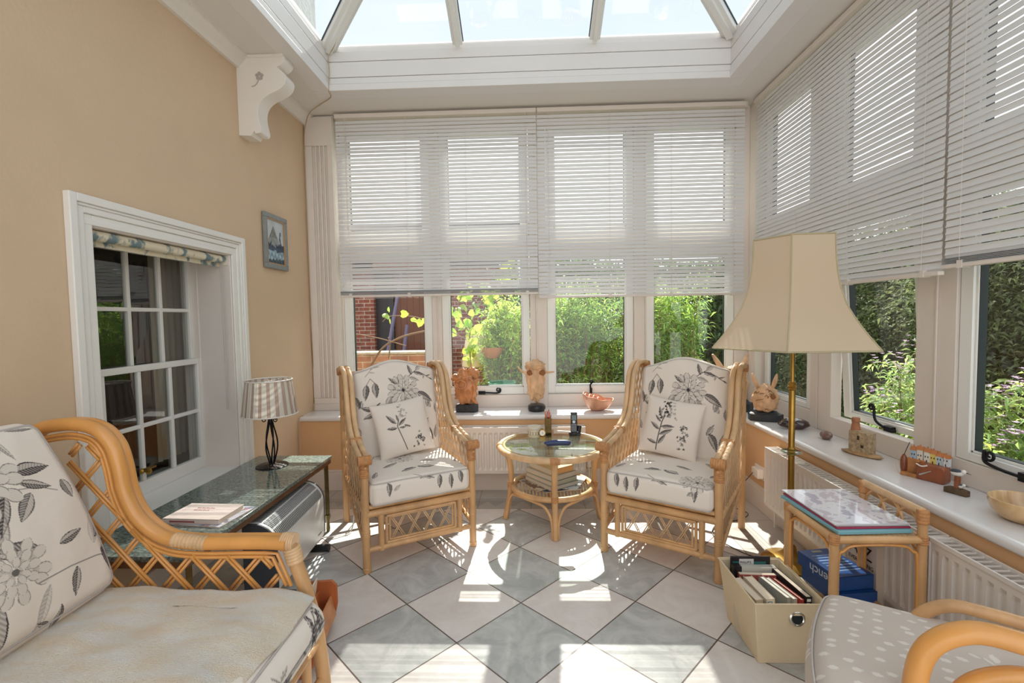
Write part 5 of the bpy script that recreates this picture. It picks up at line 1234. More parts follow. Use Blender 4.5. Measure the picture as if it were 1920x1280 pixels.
def marb(U, V):
    a, b, c = srgb('#c9bfc9'), srgb('#e4e2e8'), srgb('#b7b3c4'); n1 = fbm(U*1.2, V*.6, 1.6, 31)+.3*fbm(U, V, 6, 2); r_ = np.tile(b, (len(U), 1)); r_[n1 > .25] = a; r_[n1 < -.45] = c; return r_
vgrid('marbled_sheet', 120, 150, .288, .368, marb, mat_attr('laminated_sheet', rough=.18, coat=.6), fo, T(-.144, -.184, .0046))
# books on the lower shelf
m_blue = mat('blue_cover', '#1d4f91', .3, noise=(30, .12), coat=.2)
for i, (bx, by, bz, rz, lb) in enumerate(((1.392, 2.135, .132, R(6), 'lower blue dictionary lying flat under the French dictionary'), (1.384, 2.150, .196, R(9), 'thick blue French dictionary lying on top under the cane side table'))):
    b = book('dictionary', bx, by, bz, .17, .24, .062, rz, m_blue, lb, 'dictionaries under the cane side table')
    MB().box(-.0855, -.0845, -.12, .12, 0, .062).build('spine', m_blue, b)
    if i:
        mw = mat('white_print', '#dfe4ea', .5); Msp = Matrix(((0, 0, -1, -.0858), (1, 0, 0, 0), (0, -1, 0, 0), (0, 0, 0, 1)))
        lettering('French', .058, mw, b, Matrix.Translation((0, -.035, .045)) @ Matrix(((0, 0, -1, -.0858), (1, 0, 0, 0), (0, -1, 0, 0), (0, 0, 0, 1))), align='CENTER')
        lettering('ROBERT', .02, mw, b, Matrix.Translation((0, -.105, .05)) @ Matrix(((0, 0, -1, -.0858), (0, -1, 0, 0), (-1, 0, 0, 0), (0, 0, 0, 1))), align='LEFT')
        MB().box(-.03, .02, .09, .108, .0621, .0626).build('cover_label', mat('gold_label', '#9a9a86', .4), b)
        m = MB()
        for k in range(7): m.box(-.06, .07, .06-k*.022, .066-k*.022, .0621, .0625)
        m.build('cover_print', mat('pale_blue_print', '#8fa9cc', .5), b)
wb = empty('reference_book', (1.523, 2.14, .06), R(2), 'white upright reference book with black title standing beside the blue dictionaries', 'book')
MB().box(-.018, -.015, -.08, .10, 0, .31).box(.015, .018, -.08, .10, 0, .31).box(-.018, .018, .098, .10, 0, .31).build('cover', mat('white_cover', '#d3ccc6', .35), wb)
MB().box(-.015, .015, -.077, .098, .003, .307).build('pages', m_paper, wb)
mk = mat('black_print', '#1b1b22', .5); MT = Matrix(((0, 0, -1, -.0184), (-1, 0, 0, 0), (0, 1, 0, 0), (0, 0, 0, 1)))
lettering('A-Z', .085, mk, wb, Matrix.Translation((0, .085, .225)) @ MT); lettering('of', .02, mat('red_print', '#8d2b33', .5), wb, Matrix.Translation((0, .015, .28)) @ MT)
lettering('EVERYTHING', .026, mk, wb, Matrix.Translation((0, .09, .19)) @ MT)
m = MB()
for k in range(6): a = k*1.05; m.lathe([(0, 0), (.012, 0), (.012, .0004), (0, .0004)], 12, Matrix.Translation((-.0182, -.01+.016*math.cos(a), .145+.016*math.sin(a))) @ Matrix(((0, 0, -1, 0), (1, 0, 0, 0), (0, 1, 0, 0), (0, 0, 0, 1))))
m.build('cover_motif', mat('magenta_print', '#a04a7c', .5), wb)

# ================================================================ fabric storage box full of books
bx = empty('storage_box', (1.005, 1.995, 0), 0, 'open cream fabric storage box full of books with a metal eyelet', 'box')
m_box = mat('cream_box_fabric', '#dcc8a6', .85, noise=(9, .04), bump=(420, .35)); hb = .265
def frust(x0, x1, y0, y1, t):   # tapering wall ring
    bo = [(-.105, -.145), (.105, -.145), (.105, .145), (-.105, .145)]; tp = [(-.135, -.18), (.142, -.18), (.142, .175), (-.135, .175)]
    vs = []
    for k in (0, t): vs += [(x+(-k if x > 0 else k), y+(-k if y > 0 else k), 0 if not k else .006) for x, y in bo]
    for k in (0, t): vs += [(x+(-k if x > 0 else k), y+(-k if y > 0 else k), hb) for x, y in tp]
    fs = [(0, 3, 2, 1), (4, 5, 6, 7)]
    for i in range(4): j = (i+1) % 4; fs += [(i, j, 8+j, 8+i), (4+j, 4+i, 12+i, 12+j), (8+i, 8+j, 12+j, 12+i)]
    return vs, fs
v_, f_ = frust(0, 0, 0, 0, .007); m = MB(); m.add(v_, f_); m.build('box_shell', m_box, bx, bevel=.003)
MB().tube([(-.135, -.18, hb), (.142, -.18, hb), (.142, .175, hb), (-.135, .175, hb)], .0045, 6, closed=True).build('rim_binding', m_box, bx, smooth=True)
Me = Matrix.Translation((.03, -.1735, .205)) @ Matrix.Rotation(R(90-6.5), 4, 'X')
MB().lathe([(.020, -.002), (.021, .004), (.025, .006), (.030, .003), (.031, -.001), (.020, -.002)], 28, Me).build('eyelet', m_chrome, bx, smooth=True)
MB().lathe([(0, .0008), (.021, .0008), (.021, .0012), (0, .0012)], 24, Me).build('eyelet_hole', mat('hole_dark', '#141a1e', .9), bx)
gB = 'books standing in the cream storage box'
def upbook(x, y, th, d, h, ang, tilt, cover, label, pg=m_paper, z=.01, text=None):
    """upright book, spine towards the viewer; th thickness along x, d depth along y"""
    o = empty('book', (1.0+x, 1.995+y, z), 0, label, 'book', gB); o.rotation_euler = (0, tilt, ang)
    mc_ = mat('cover_'+cover.strip('#'), cover, .45, noise=(20, .08))
    m = MB(); m.box(-th/2, -th/2+.0015, -d/2, d/2, 0, h).box(th/2-.0015, th/2, -d/2, d/2, 0, h).box(-th/2, th/2, -d/2, -d/2+.0015, 0, h); m.build('cover', mc_, o)
    MB().box(-th/2+.0015, th/2-.0015, -d/2+.0015, d/2-.004, .003, h-.003).build('pages', pg, o)
    if text: lettering(text[0], text[1], text[2], o, Matrix.Translation((text[3], -d/2-.0004, h-.008)) @ Matrix(((0, 1, 0, 0), (0, 0, -1, 0), (-1, 0, 0, 0), (0, 0, 0, 1))))
    return o
mwp = mat('white_lettering', '#e4e2de', .5)
upbook(-.082, -.035, .033, .17, .238, R(7), R(-3), '#c7b59c', 'tan paperback with white pages, leftmost in the cream box')
upbook(-.042, -.04, .036, .175, .245, R(4), R(-2), '#d7cbb6', 'thick cream paperback with blue lettering, second from the left in the box', mat('fresh_pages', '#e3d3bb', .9), text=('DE', .028, mat('blue_lettering', '#4f83a4', .5), -.012))
upbook(.008, -.04, .020, .165, .246, R(12), R(2), '#8f918b', 'slim grey patterned paperback in the middle of the box', mat('white_pages', '#e2dacb', .9))
upbook(.030, -.045, .018, .165, .244, R(12), R(2), '#a9a59c', 'slim pale paperback beside the grey patterned one in the box', mat('white_pages', '#e2dacb', .9))
upbook(.053, -.05, .012, .165, .243, R(12), R(3), '#a93a33', 'thin red booklet beside the black guide in the box')
upbook(.080, -.0, .026, .25, .252, R(6), R(4), '#1b1a1d', 'long black book along the right side of the box with pale lettering')
bl = [o_ for o_ in C.objects if o_.get('label', '').startswith('long black book')][0]
m = MB()
for k in range(5): m.box(-.008, .008-.004*(k % 2), -.1256, -.1251, .232-k*.017, .243-k*.017)
m.build('spine_print', mwp, bl)
o = empty('atlas', (.985, 2.13, .01), 0, 'black and green atlas standing across the far end of the box', 'book', gB)
MB().box(-.078, .10, -.004, .004, 0, .285).build('cover', mat('atlas_black', '#20191f', .4), o, bevel=.002); MB().box(-.07, .08, -.0045, -.004, .24, .262).build('green_band', mat('teal_print', '#2f6a67', .4), o)
MB().box(-.04, .025, -.0052, -.0045, .245, .275).build('title_panel', mat('pale_panel', '#c9c6c4', .4), o); lettering("PHILIP'S", .015, mk, o, Matrix.Translation((-.037, -.0056, .254)) @ Matrix.Rotation(R(90), 4, 'X'))
o = empty('book', (.995, 2.105, .01), 0, 'black backed book with pale page block in front of the atlas', 'book', gB)
MB().box(-.088, -.055, -.018, .016, 0, .258).build('spine', m_black, o); MB().box(-.055, .10, -.015, .015, 0, .252).build('pages', mat('grey_pages', '#bcb8ac', .9), o)
o = empty('book', (1.0, 2.072, .01), R(-3), 'worn red paperback crosswise in the middle of the box', 'book', gB)
MB().box(-.08, .09, -.012, .010, 0, .235).build('cover', mat('worn_red', '#9c4a45', .6), o); MB().box(-.078, .088, -.009, .008, .236-.003, .2365).build('pages', m_paper, o)

# ================================================================ ornaments on the sills
def blob(m, c, rad, amp=.12, fr=6, seed=0, nu=28, nv=18, fn=None, M=None):
    vs = []; fs = []
    for j in range(nv+1):
        ph_ = math.pi*j/nv
        for i in range(nu):
            th = 2*math.pi*i/nu; d = Vector((math.sin(ph_)*math.cos(th), math.sin(ph_)*math.sin(th), math.cos(ph_)))
            k = 1+amp*(mnoise.noise(d*fr*.4+Vector((seed, seed*2, 0)))+.5*mnoise.noise(d*fr+Vector((seed, 0, 0))))
            p = Vector((d.x*rad[0], d.y*rad[1], d.z*rad[2]))*k
            if fn: p = fn(p, d)
            vs.append(p+Vector(c))
    for j in range(nv):
        for i in range(nu): l = (i+1) % nu; fs.append((j*nu+i, (j+1)*nu+i, (j+1)*nu+l, j*nu+l))
    return m.add(vs, fs, M)
zs = ZS
# amber burl carving
o = empty('burl_carving', (-.53, 3.925, zs), 0, 'amber knotted burl wood carving on a dark carved plinth', 'wood carving')
o.scale = (1.15, 1.1, 1.05); m = MB(); m.prism([(-.075, -.045), (.06, -.05), (.085, -.01), (.07, .05), (-.06, .05), (-.085, .0)], 0, .062); m.build('plinth', m_dark, o, bevel=.008)
m = MB(); blob(m, (-.005, 0, .19), (.085, .055, .135), .35, 9, 3, 40, 30, lambda p, d: Vector((p.x*(.92+.16*max(-1, min(1, p.z/.1)))*(1+.75*max(0, -p.z/.135)**3), p.y*(1+.5*max(0, -p.z/.135)**3), p.z)))
m.build('carving', m_burl, o, smooth='all')
m = MB(); blob(m, (.045, .0, .305), (.042, .03, .05), .4, 8, 7, 28, 20); blob(m, (-.055, -.01, .275), (.05, .035, .035), .45, 9, 9, 28, 20); m.build_each('carved_knob', m_burl, o, smooth='all')
m = MB(); m.tube(spline([(-.07, -.05, .23), (-.04, -.068, .26), (.0, -.066, .24), (-.01, -.067, .20), (-.05, -.068, .20), (-.06, -.06, .235)], 6), .006, 8).tube(spline([(.02, -.055, .28), (.05, -.05, .25), (.06, -.05, .19), (.05, -.05, .12)], 6), .007, 8); m.build('carved_ridges', m_burl, o, smooth='all')
# driftwood skull
o = empty('driftwood_skull', (.058, 3.93, zs), 0, 'pale driftwood horned skull shape on a black round stand', 'wood carving')
MB().lathe([(0, 0), (.068, 0), (.074, .02), (.072, .045), (.062, .055), (0, .056)], 30).build('stand', m_black, o, smooth=True)
MB().tube([(0, 0, .05), (0, 0, .11)], .004, 8).build('pin', m_brass, o)
def sk_(p, d): 
    t = (p.z+.17)/.34; w = .86+.16*t; zz = max(-.999, min(.999, p.z/.17)); k = (max(.1, 1-abs(zz)**5))**.5/max(.3, (1-zz*zz)**.5); return Vector((p.x*w*min(k, 1.7), p.y*w, p.z))
m = MB(); blob(m, (-.005, 0, .255), (.076, .05, .17), .22, 8, 12, 44, 38, sk_); m.build('skull', m_drift, o, smooth='all')
m = MB()
m.tube(spline([(-.05, -.01, .335), (-.085, -.02, .325), (-.12, -.02, .34), (-.155, -.02, .375)], 6), lambda t: .017-.012*t, 8).tube(spline([(.05, -.01, .335), (.09, -.02, .325), (.15, -.02, .33)], 6), lambda t: .017-.012*t, 8)
m.build_each('horn', m_drift, o, smooth='all')
m = MB(); blob(m, (-.052, -.036, .325), (.026, .014, .022), .3, 6, 1, 16, 10); blob(m, (.05, -.036, .325), (.026, .014, .024), .3, 6, 2, 16, 10); m.build_each('eye_hollow', mat('hollow_brown', '#8f5c35', .8), o, smooth='all')
m = MB(); blob(m, (-.01, -.01, .385), (.078, .05, .042), .3, 8, 5, 28, 16); m.build('brow', m_drift, o, smooth='all')
# fluted shell bowl
o = empty('shell_bowl', (.555, 3.93, zs), 0, 'pinkish fluted wooden shell bowl tilted on the far sill', 'bowl')
m = MB(); nu, nv = 56, 16; vs = []; fs = []
for j in range(nv+1):
    t = j/nv
    for i in range(nu):
        th = 2*math.pi*i/nu; fl_ = 1+.05*t*math.sin(th*6)+.03*math.sin(th*3+1); r_ = (.035+.075*math.sin(t*1.45))*fl_
        z = .115*t**1.5+.03*t*math.cos(th-2.8)+.005*t*math.sin(th*6); vs.append((r_*math.cos(th)*1.05+(.03*t if math.cos(th) > .75 else 0), r_*math.sin(th)*.8, max(z, 0)+.001))
for j in range(nv):
    for i in range(nu): l = (i+1) % nu; fs.append((j*nu+i, j*nu+l, (j+1)*nu+l, (j+1)*nu+i))
fs.append(tuple(range(nu))[::-1]); m.add(vs, fs)
q = m.build('bowl_body', mat('pink_wood', '#d09a7c', .4, noise=(14, .3, (1, 1, .3)), coat=.3), o, smooth='all'); md = q.modifiers.new('s', 'SOLIDIFY'); md.thickness = .005
m = MB()
for k, (px_, pz) in enumerate(((-.085, .125), (-.05, .118), (-.015, .11), (.02, .095))): m.tube(spline([(px_, -.05, pz-.03), (px_-.01, -.03, pz), (px_, .0, pz+.012), (px_+.015, .03, pz)], 5), .007, 8)
m.build('curled_lip', mat('pink_wood2', '#d5a58a', .4, noise=(14, .25)), o, smooth='all')
# driftwood hares
def hare(name, loc, rz, s, label, e1=20, e2=-25):
    o = empty(name, loc, rz, label, 'wood carving', 'driftwood hare heads on the sills'); o.scale = (s, s, s)
    m = MB(); m.prism([(-.10, -.05), (-.03, -.07), (.08, -.06), (.12, .0), (.07, .06), (-.06, .06), (-.11, .02)], 0, .05); blob(m, (0, 0, .035), (.11, .065, .04), .2, 6, 4, 24, 14)
    m.build('rock_base', m_dark, o, bevel=.004)
    m = MB(); blob(m, (0, 0, .16), (.088, .075, .105), .16, 8, 6, 44, 34); m.build('head', m_drift, o, smooth='all')
    for sx, tl_ in ((-1, e1), (1, e2)):
        m = MB(); a = R(tl_); m.tube(spline([(sx*.045, 0, .235), (sx*.05-math.sin(a)*.05, 0, .29), (sx*.05-math.sin(a)*.10, .0, .345)], 6), lambda t: .006+.020*math.sin(math.pi*min(1, .12+t*.86)), 10, flat=.6); m.build('ear', m_drift, o, smooth='all')
    m = MB(); blob(m, (.045, -.062, .185), (.018, .012, .02), .2, 5, 3, 14, 10); m.build('eye_hollow', bpy.data.materials['hollow_brown'], o, smooth='all')
    m = MB()
    for k in range(9):
        a = random.uniform(-1.2, .6); b = random.uniform(-.8, .8); q = []
        for j in range(4): aa, bb = a+.16*j+random.uniform(-.08, .08), b+random.uniform(-.18, .18); q.append((.090*math.sin(aa)*math.cos(bb), -.077*math.cos(aa)*math.cos(bb), .16+.107*math.sin(bb)))
        m.tube(spline(q, 4), .0022, 5)
    m.build('grain_cracks', mat('crack_brown', '#8a5a34', .8), o); return o
hare('driftwood_hare', (1.735, 3.50, zs), R(-22), 1.0, 'driftwood hare head on dark rock in the right sill corner beside the lamp', 22, -14)
hare('driftwood_hare', (1.66, 3.88, zs), R(-10), 1.33, 'driftwood hare whose ears rise above the right cane armchair', 42, -20)
# polished stone, egg stone
def pebble(name, loc, rad, rz, material, label, amp=.12, seed=1):
    m = MB(); blob(m, (0, 0, rad[2]*.93), rad, amp, 3, seed, 36, 22); o = m.build(name, material, smooth='all', label=label, cat='stone', loc=loc, rot=(0, 0, rz)); return o
pebble('polished_stone', (1.80, 3.235, zs), (.098, .06, .036), R(-12), mat('plum_stone', '#33191d', .12, noise=(10, .6), coat=.6), 'dark plum polished flat stone on the right sill', .15, 3)
pebble('egg_stone', (1.84, 2.955, zs), (.032, .044, .027), R(-10), mat('brown_egg_stone', '#7c5f55', .3, noise=(70, .35), coat=.2), 'small brown speckled egg stone on the right sill', .04, 5)
# pottery ruin
o = empty('pottery_ruin', (1.825, 2.62, zs), R(-68), 'small pottery model of a ruined engine house with chimney on the right sill', 'ornament')
m_pot = mat('stoneware', '#b59e7d', .75, noise=(60, .4), bump=(90, .8)); m_pot2 = mat('stoneware_base', '#b08d63', .6, noise=(18, .35), bump=(50, .5))
m = MB(); blob(m, (0, 0, .008), (.105, .05, .012), .2, 4, 2, 36, 10, lambda p, d: Vector((p.x, p.y, max(p.z, -.0075)))); m.build('base', m_pot2, o, smooth='all')
m = MB(); m.prism([(-.055, .01), (.055, .01), (.055, .128), (.045, .125), (-.02, .135), (-.055, .13)], -.028, .028, Matrix(((1, 0, 0, 0), (0, 0, 1, 0), (0, 1, 0, 0), (0, 0, 0, 1)))); m.build('ruin_wall', m_pot, o, bevel=.003)
MB().lathe([(.026, .12), (.021, .15), (.018, .175), (.021, .178), (.019, .20), (0, .20)], 14, T(-.035, 0, 0)).build('chimney', mat('terracotta_top', '#a7714f', .7, noise=(40, .3)), o, smooth=True)
MB().box(-.008, .004, -.0295, -.028, .085, .108).box(.012, .026, -.0295, -.028, .045, .06).build_each('window_opening', mat('hollow_dark', '#3a2c20', .9), o)
m = MB()
for r_ in range(9):
    for c_ in range(6):
        x = -.052+c_*.018+(r_ % 2)*.008
        if x+.014 < .054: m.box(x, x+.0145, -.0292, -.0275, .014+r_*.0122, .0235+r_*.0122)
m.build('stonework', m_pot, o, bevel=.001)
# harbour village
o = empty('harbour_model', (1.85, 2.235, zs), R(-62), 'carved wooden harbour village model with coloured cottages on the right sill', 'ornament')
o.scale = (.72, .72, .8); mw_ = mat('red_brown_wood', '#8a4a2c', .4, noise=(14, .35, (1, 1, .3)), coat=.2); mw2 = mat('light_wood', '#b97e4c', .5, noise=(20, .3))
m = MB(); m.box(-.12, .0, -.045, .015, 0, .022).box(-.10, .0, -.005, .03, .02, .105).build_each('quay', mw2, o, bevel=.003)
m = MB(); blob(m, (-.115, -.01, .06), (.02, .022, .062), .06, 4, 3, 20, 16); m.build('left_pier', mw_, o, smooth='all')
m = MB(); m.prism([(-.03, 0), (.11, 0), (.118, .01), (.118, .082), (.105, .096), (.0, .10), (-.03, .085)], -.05, .035, Matrix(((1, 0, 0, 0), (0, 0, 1, 0), (0, 1, 0, 0), (0, 0, 0, 1)))); m.build('harbour_block', mw_, o, bevel=.006)
for i, (xx, c, h) in enumerate(((-.085, '#9fb0bd', .075), (-.05, '#cfc8ba', .085), (-.012, '#d9d5c8', .08), (.02, '#d8c069', .075), (.052, '#b4c4ca', .065), (.085, '#c9ced2', .06))):
    m = MB(); zb_ = .095; m.box(xx, xx+.033, .0, .03, zb_, zb_+h*.8); c_ = m.build('cottage', mat('cottage_%d' % i, c, .6), o, bevel=.001)
    m = MB(); m.prism([(-.005, zb_+h*.8), (.035, zb_+h*.8), (.02, zb_+h*.8+.02), (.01, zb_+h*.8+.02)], xx-.002, xx+.035, Matrix(((0, 0, 1, 0), (1, 0, 0, 0), (0, 1, 0, 0), (0, 0, 0, 1)))); m.box(xx+.012, xx+.017, .01, .016, zb_+h*.8+.015, zb_+h*.8+.03); m.build('roof', mat('tile_roof', '#b5703f', .6), c_)
    MB().box(xx+.006, xx+.011, -.001, .001, zb_+.03, zb_+.04).box(xx+.02, xx+.025, -.001, .001, zb_+.03, zb_+.04).box(xx+.013, xx+.018, -.001, .001, zb_, zb_+.016).build('openings', m_black, c_)
m = MB()
for k in range(8): m.box(-.065+k*.002, -.04+k*.002, -.012-.001*k, -.004, .025+k*.0095, .030+k*.0095)
m.build('ladder_steps', mw2, o)
MB().tube([(-.12, -.015, .10), (-.085, -.01, .20)], .002, 6).build('mast', m_iron, o); MB().tube(spline([(-.12, -.02, .12), (-.145, -.03, .10), (-.14, -.04, .03), (-.12, -.045, .0)], 6), .0012, 5).build('rope', m_drift, o)
MB().tube([(-.01, -.053, .03), (.05, -.055, .065)], lambda t: .005-.003*t, 8).build('fish', mat('silver_fish', '#b9bdb8', .3, .4), o)
MB().tube([(.10, -.01, .095), (.10, -.01, .15)], .002, 6).tube(spline([(-.03, -.05, .09), (.0, -.055, .082), (.03, -.05, .092)], 4), .004, 6).build('harbour_rail', m_white, o)
# little bird carvings
o = empty('bird_carving', (1.825, 2.045, zs), R(-60), 'tiny painted sea birds perched on a weathered bark post on the right sill', 'ornament')
o.scale = (.75, .75, .85); m = MB(); m.prism([(-.055, -.02), (.05, -.03), (.06, .0), (.03, .02), (-.04, .025)], 0, .03); m.build('bark_base', mat('bark', '#5d4a33', .8, noise=(30, .4), bump=(60, .8)), o, bevel=.005)
m = MB(); m.tube([(0, 0, .02), (.002, 0, .09)], .015, 10); m.build('post', mw_, o, smooth=True)
def bird(x, z, s):
    m = MB(); blob(m, (x, 0, z+.014*s), (.024*s, .012*s, .013*s), .05, 3, 1, 20, 12); b = m.build('bird_body', mat('bird_white', '#d9d6d0', .4), o, smooth='all')
    m = MB(); blob(m, (x-.003*s, 0, z+.02*s), (.024*s, .0125*s, .009*s), .05, 3, 1, 20, 12); m.build('bird_back', mat('bird_slate', '#39414a', .4), b, smooth='all')
    m = MB(); blob(m, (x+.022*s, 0, z+.022*s), (.010*s, .009*s, .009*s), .02, 3, 1, 14, 10); m.build('bird_head', bpy.data.materials['bird_white'], b, smooth='all'); MB().tube([(x+.03*s, 0, z+.021*s), (x+.05*s, 0, z+.017*s)], lambda t: .0022*(1-t)+.0004, 6).build('beak', m_black, b)
bird(.0, .09, 1.25); bird(.01, .03, .9)
# wooden bowl
o = empty('wooden_bowl', (1.835, 1.775, zs), 0, 'round striped turned wooden bowl on the right sill', 'bowl')
mb_ = mat('striped_turned_wood', '#c99a66', .3, noise=(9, .38, (3.5, .6, .3), '#dcbb8c'), coat=.4)
MB().lathe([(0, 0), (.05, 0), (.07, .008), (.095, .035), (.103, .062), (.1025, .078), (.099, .080), (.095, .076), (.092, .05), (.075, .022), (.04, .012), (0, .011)], 48).build('bowl_body', mb_, o, smooth=True)
o2 = empty('pebble', (1.86, 1.775, zs+.0125), 0, 'dark red pebble lying inside the striped wooden bowl', 'stone'); m = MB(); blob(m, (0, 0, .016), (.03, .025, .016), .1, 3, 2, 20, 12); m.build('pebble_body', mat('red_pebble', '#5a2d33', .3), o2, smooth='all')

# ================================================================ the garden
mb = MB().box(-14, 16, 4.36, 24, -.35, -.15).box(2.14, 16, YB0-6, 4.36, -.35, -.15)
mb.build('ground', mat('garden_ground', '#6d7a4d', .95, noise=(1.4, .4), bump=(8, .5)), label='grass and gravel ground outside the windows', cat='ground', kind='structure')
m_br = mat_brick('red_brick', '#8a4a3a', '#6f3a32', '#a89c92')
mb = MB()
for a, b in ((-7, -2.98), (-2.72+.12, -2.60), (-1.98, -.2)): mb.box(a, b, 9.0, 9.3, -.2, 3.1)
mb.box(-7, -.2, 9.0, 9.3, 2.35, 3.1)
gr = empty('garage', (0, 0, 0), 0, 'red brick garage with brown timber door beyond the leftmost far window', 'garage')
mb.build('brick_wall', m_br, gr)
MB().box(-7.3, .1, 8.8, 12, 3.1, 3.2).build('roof', mat('slate_roof', '#565860', .8), gr)
m = MB()
for k in range(5): m.box(-2.60+k*.124, -2.60+k*.124+.12, 9.06, 9.10, -.2, 2.35)
m.build('timber_door', mat('brown_door', '#6b3c2c', .5, noise=(4, .2, (1, 1, .2))), gr, bevel=.004)
MB().box(-2.98, -2.60, 9.12, 9.16, -.2, 2.35).build('recess_shade', mat('recess_shade_dark', '#2d2730', .5), gr)  # dark sheet painted as the shade of the recess beside the timber door
m_pole = mat('mauve_pole', '#6c6485', .5)
MB().tube([(-2.78, 8.5, -.15), (-2.35, 8.75, 2.3)], .035, 10).build('pole', m_pole, smooth=True, label='tall mauve pole leaning against the brick garage', cat='pole')
MB().tube([(-2.45, 8.6, -.15), (-2.28, 8.75, 1.3)], .035, 10).build('pole', m_pole, smooth=True, label='short mauve pole leaning beside the tall one by the garage', cat='pole')
lw = empty('garden_wall', (0, 0, 0), 0, 'low weathered brick garden wall with pale coping outside the leftmost window', 'wall')
MB().box(-2.12, -1.2, 5.5, 5.72, -.2, .99).build('wall_bricks', mat_brick('weathered_brick', '#ad7c62', '#94695a', '#b8a58f'), lw)
MB().box(-2.14, -1.18, 5.48, 5.74, .99, 1.02).build('coping', mat('pale_coping', '#bdb3a4', .9, noise=(20, .2)), lw, bevel=.01)
m_stem = mat('twig_brown', '#7d6350', .8)
br = MB().tube(spline([(-2.05, 5.4, -.15), (-2.0, 5.4, .5), (-1.75, 5.35, 1.0), (-1.5, 5.3, 1.18), (-1.2, 5.3, 1.26), (-1.0, 5.3, 1.27)], 6), .012, 8).tube(spline([(-1.62, 5.35, .95), (-1.6, 5.35, 1.1), (-1.60, 5.3, 1.2)], 4), .008, 6).tube(spline([(-2.0, 5.3, 1.25), (-1.7, 5.3, 1.19), (-1.4, 5.3, 1.1)], 4), .006, 6)
br.build('branch', m_stem, smooth=True, label='bare brown bramble branch arching over the low garden wall', cat='branch')

def leaves(pos, ln, wd, rngs, droop=.3, up=None, fold=.25):
    n = len(pos); az = rngs.uniform(0, 2*np.pi, n); el = rngs.normal(.15, .5, n) if up is None else up
    d = np.stack([np.cos(az)*np.cos(el), np.sin(az)*np.cos(el), np.sin(el)], 1)
    roll = rngs.uniform(-.9, .9, n); s = np.stack([-np.sin(az), np.cos(az), np.zeros(n)], 1); nrm = np.cross(d, s)
    s2 = s*np.cos(roll)[:, None]+nrm*np.sin(roll)[:, None]; n2 = np.cross(d, s2)
    L_ = ln*rngs.uniform(.6, 1.25, n); W_ = wd*rngs.uniform(.7, 1.2, n)
    mid = pos+d*(L_*.45)[:, None]; tip = pos+d*L_[:, None]-np.array([0, 0, 1])*(L_*droop)[:, None]
    a = mid+s2*(W_/2)[:, None]+n2*(W_*fold)[:, None]; b = mid-s2*(W_/2)[:, None]+n2*(W_*fold)[:, None]
    V = np.stack([pos, a, tip, mid, b], 1).reshape(-1, 3); base = np.arange(n)[:, None]*5
    Fc = np.concatenate([base+np.array([[0, 1, 2, 3]]), base+np.array([[0, 3, 2, 4]])], 0)
    return V, Fc
def shrub(label, cat, c, rad, h, nst, nlf, ln, wd, lmat, name='shrub', group=None, seed=1, lean=.15, bloom=None, inner=.0, z0=-.15, upm=None):
    g = np.random.default_rng(seed); o = empty(name, (c[0], c[1], z0), 0, label, cat, group); m = MB(); P = []; tops = []
    for i in range(nst):
        a = g.uniform(0, 6.28); r_ = g.uniform(0, 1)**.6; bx_, by_ = r_*rad[0]*math.cos(a)*.8, r_*rad[1]*math.sin(a)*.8; hh = h*g.uniform(.68, 1.0)*(1-.18*r_)
        lx, ly = g.normal(0, lean)*hh*.4, g.normal(0, lean)*hh*.4
        q = [(bx_*.6, by_*.6, 0), (bx_*.85+lx*.3, by_*.85+ly*.3, hh*.45), (bx_+lx*.7, by_+ly*.7, hh*.8), (bx_+lx, by_+ly, hh)]; sp_q = spline(q, 3)
        m.tube(sp_q, lambda t: .0065*(1-t)+.0018, 4, caps=False); tops.append(np.array(sp_q[-1]))
        k = max(1, nlf//nst); t = g.uniform(inner, 1, k)**.8; pts = np.array([list(v) for v in sp_q]); idx_ = t*(len(pts)-1); i0 = np.minimum(idx_.astype(int), len(pts)-2); fr = (idx_-i0)[:, None]
        pp = pts[i0]*(1-fr)+pts[i0+1]*fr; P.append(pp+g.normal(0, 1, (k, 3))*np.array([rad[0], rad[1], .5*rad[0]])*.11)
    m.build('stem', m_stem, o)
    Pn = np.concatenate(P); Pn = Pn[Pn[:, 2] > .02]
    V, Fc = leaves(Pn, ln, wd, g, up=upm(g, len(Pn)) if upm else None); lo_ = np_mesh('foliage', V, Fc, lmat, o, smooth=False)
    if bloom:
        fm = MB()
        for tp in tops:
            for _ in range(bloom[1]):
                cpt = Vector(tp)+Vector(g.normal(0, .032, 3)); r_ = bloom[2]
                for k in range(7):
                    a = k*.9+g.uniform(0, .4); dv = Vector((math.cos(a), math.sin(a), .35)).normalized()*r_; sv = Vector((-math.sin(a), math.cos(a), 0))*r_*.3
                    fm.add([cpt, cpt+dv*.6+sv, cpt+dv, cpt+dv*.6-sv], [(0, 1, 2, 3)])
        fm.build('blossom', bloom[0], o, fix=False)
    return o
lf_bright = mat_translucent('sunlit_leaf', '#97b35c', .5, .5, .4, '#bcd266'); lf_mid = mat_translucent('mid_leaf', '#82a25a', .5, .4, .5, '#a9c65e')
lf_dark = mat_translucent('dark_leaf', '#5d7847', .35, .6, .5, '#7d9a55'); lf_sage = mat_translucent('sage_leaf', '#93ad6e', .5, .6, .4, '#b6cb7c'); lf_vine = mat_translucent('vine_leaf', '#98b554', .5, .45, .25, '#bcd45c')
lf_hedge = mat_translucent('hedge_leaf', '#727a5c', .25, .7, .55, '#828a62')
gS = 'leafy shrubs outside the far windows'
shrub('yellow green leafy shrub outside the second far window', 'shrub', (-.25, 5.55), (.36, .5), 1.95, 40, 5200, .085, .032, lf_bright, group=gS, seed=2)
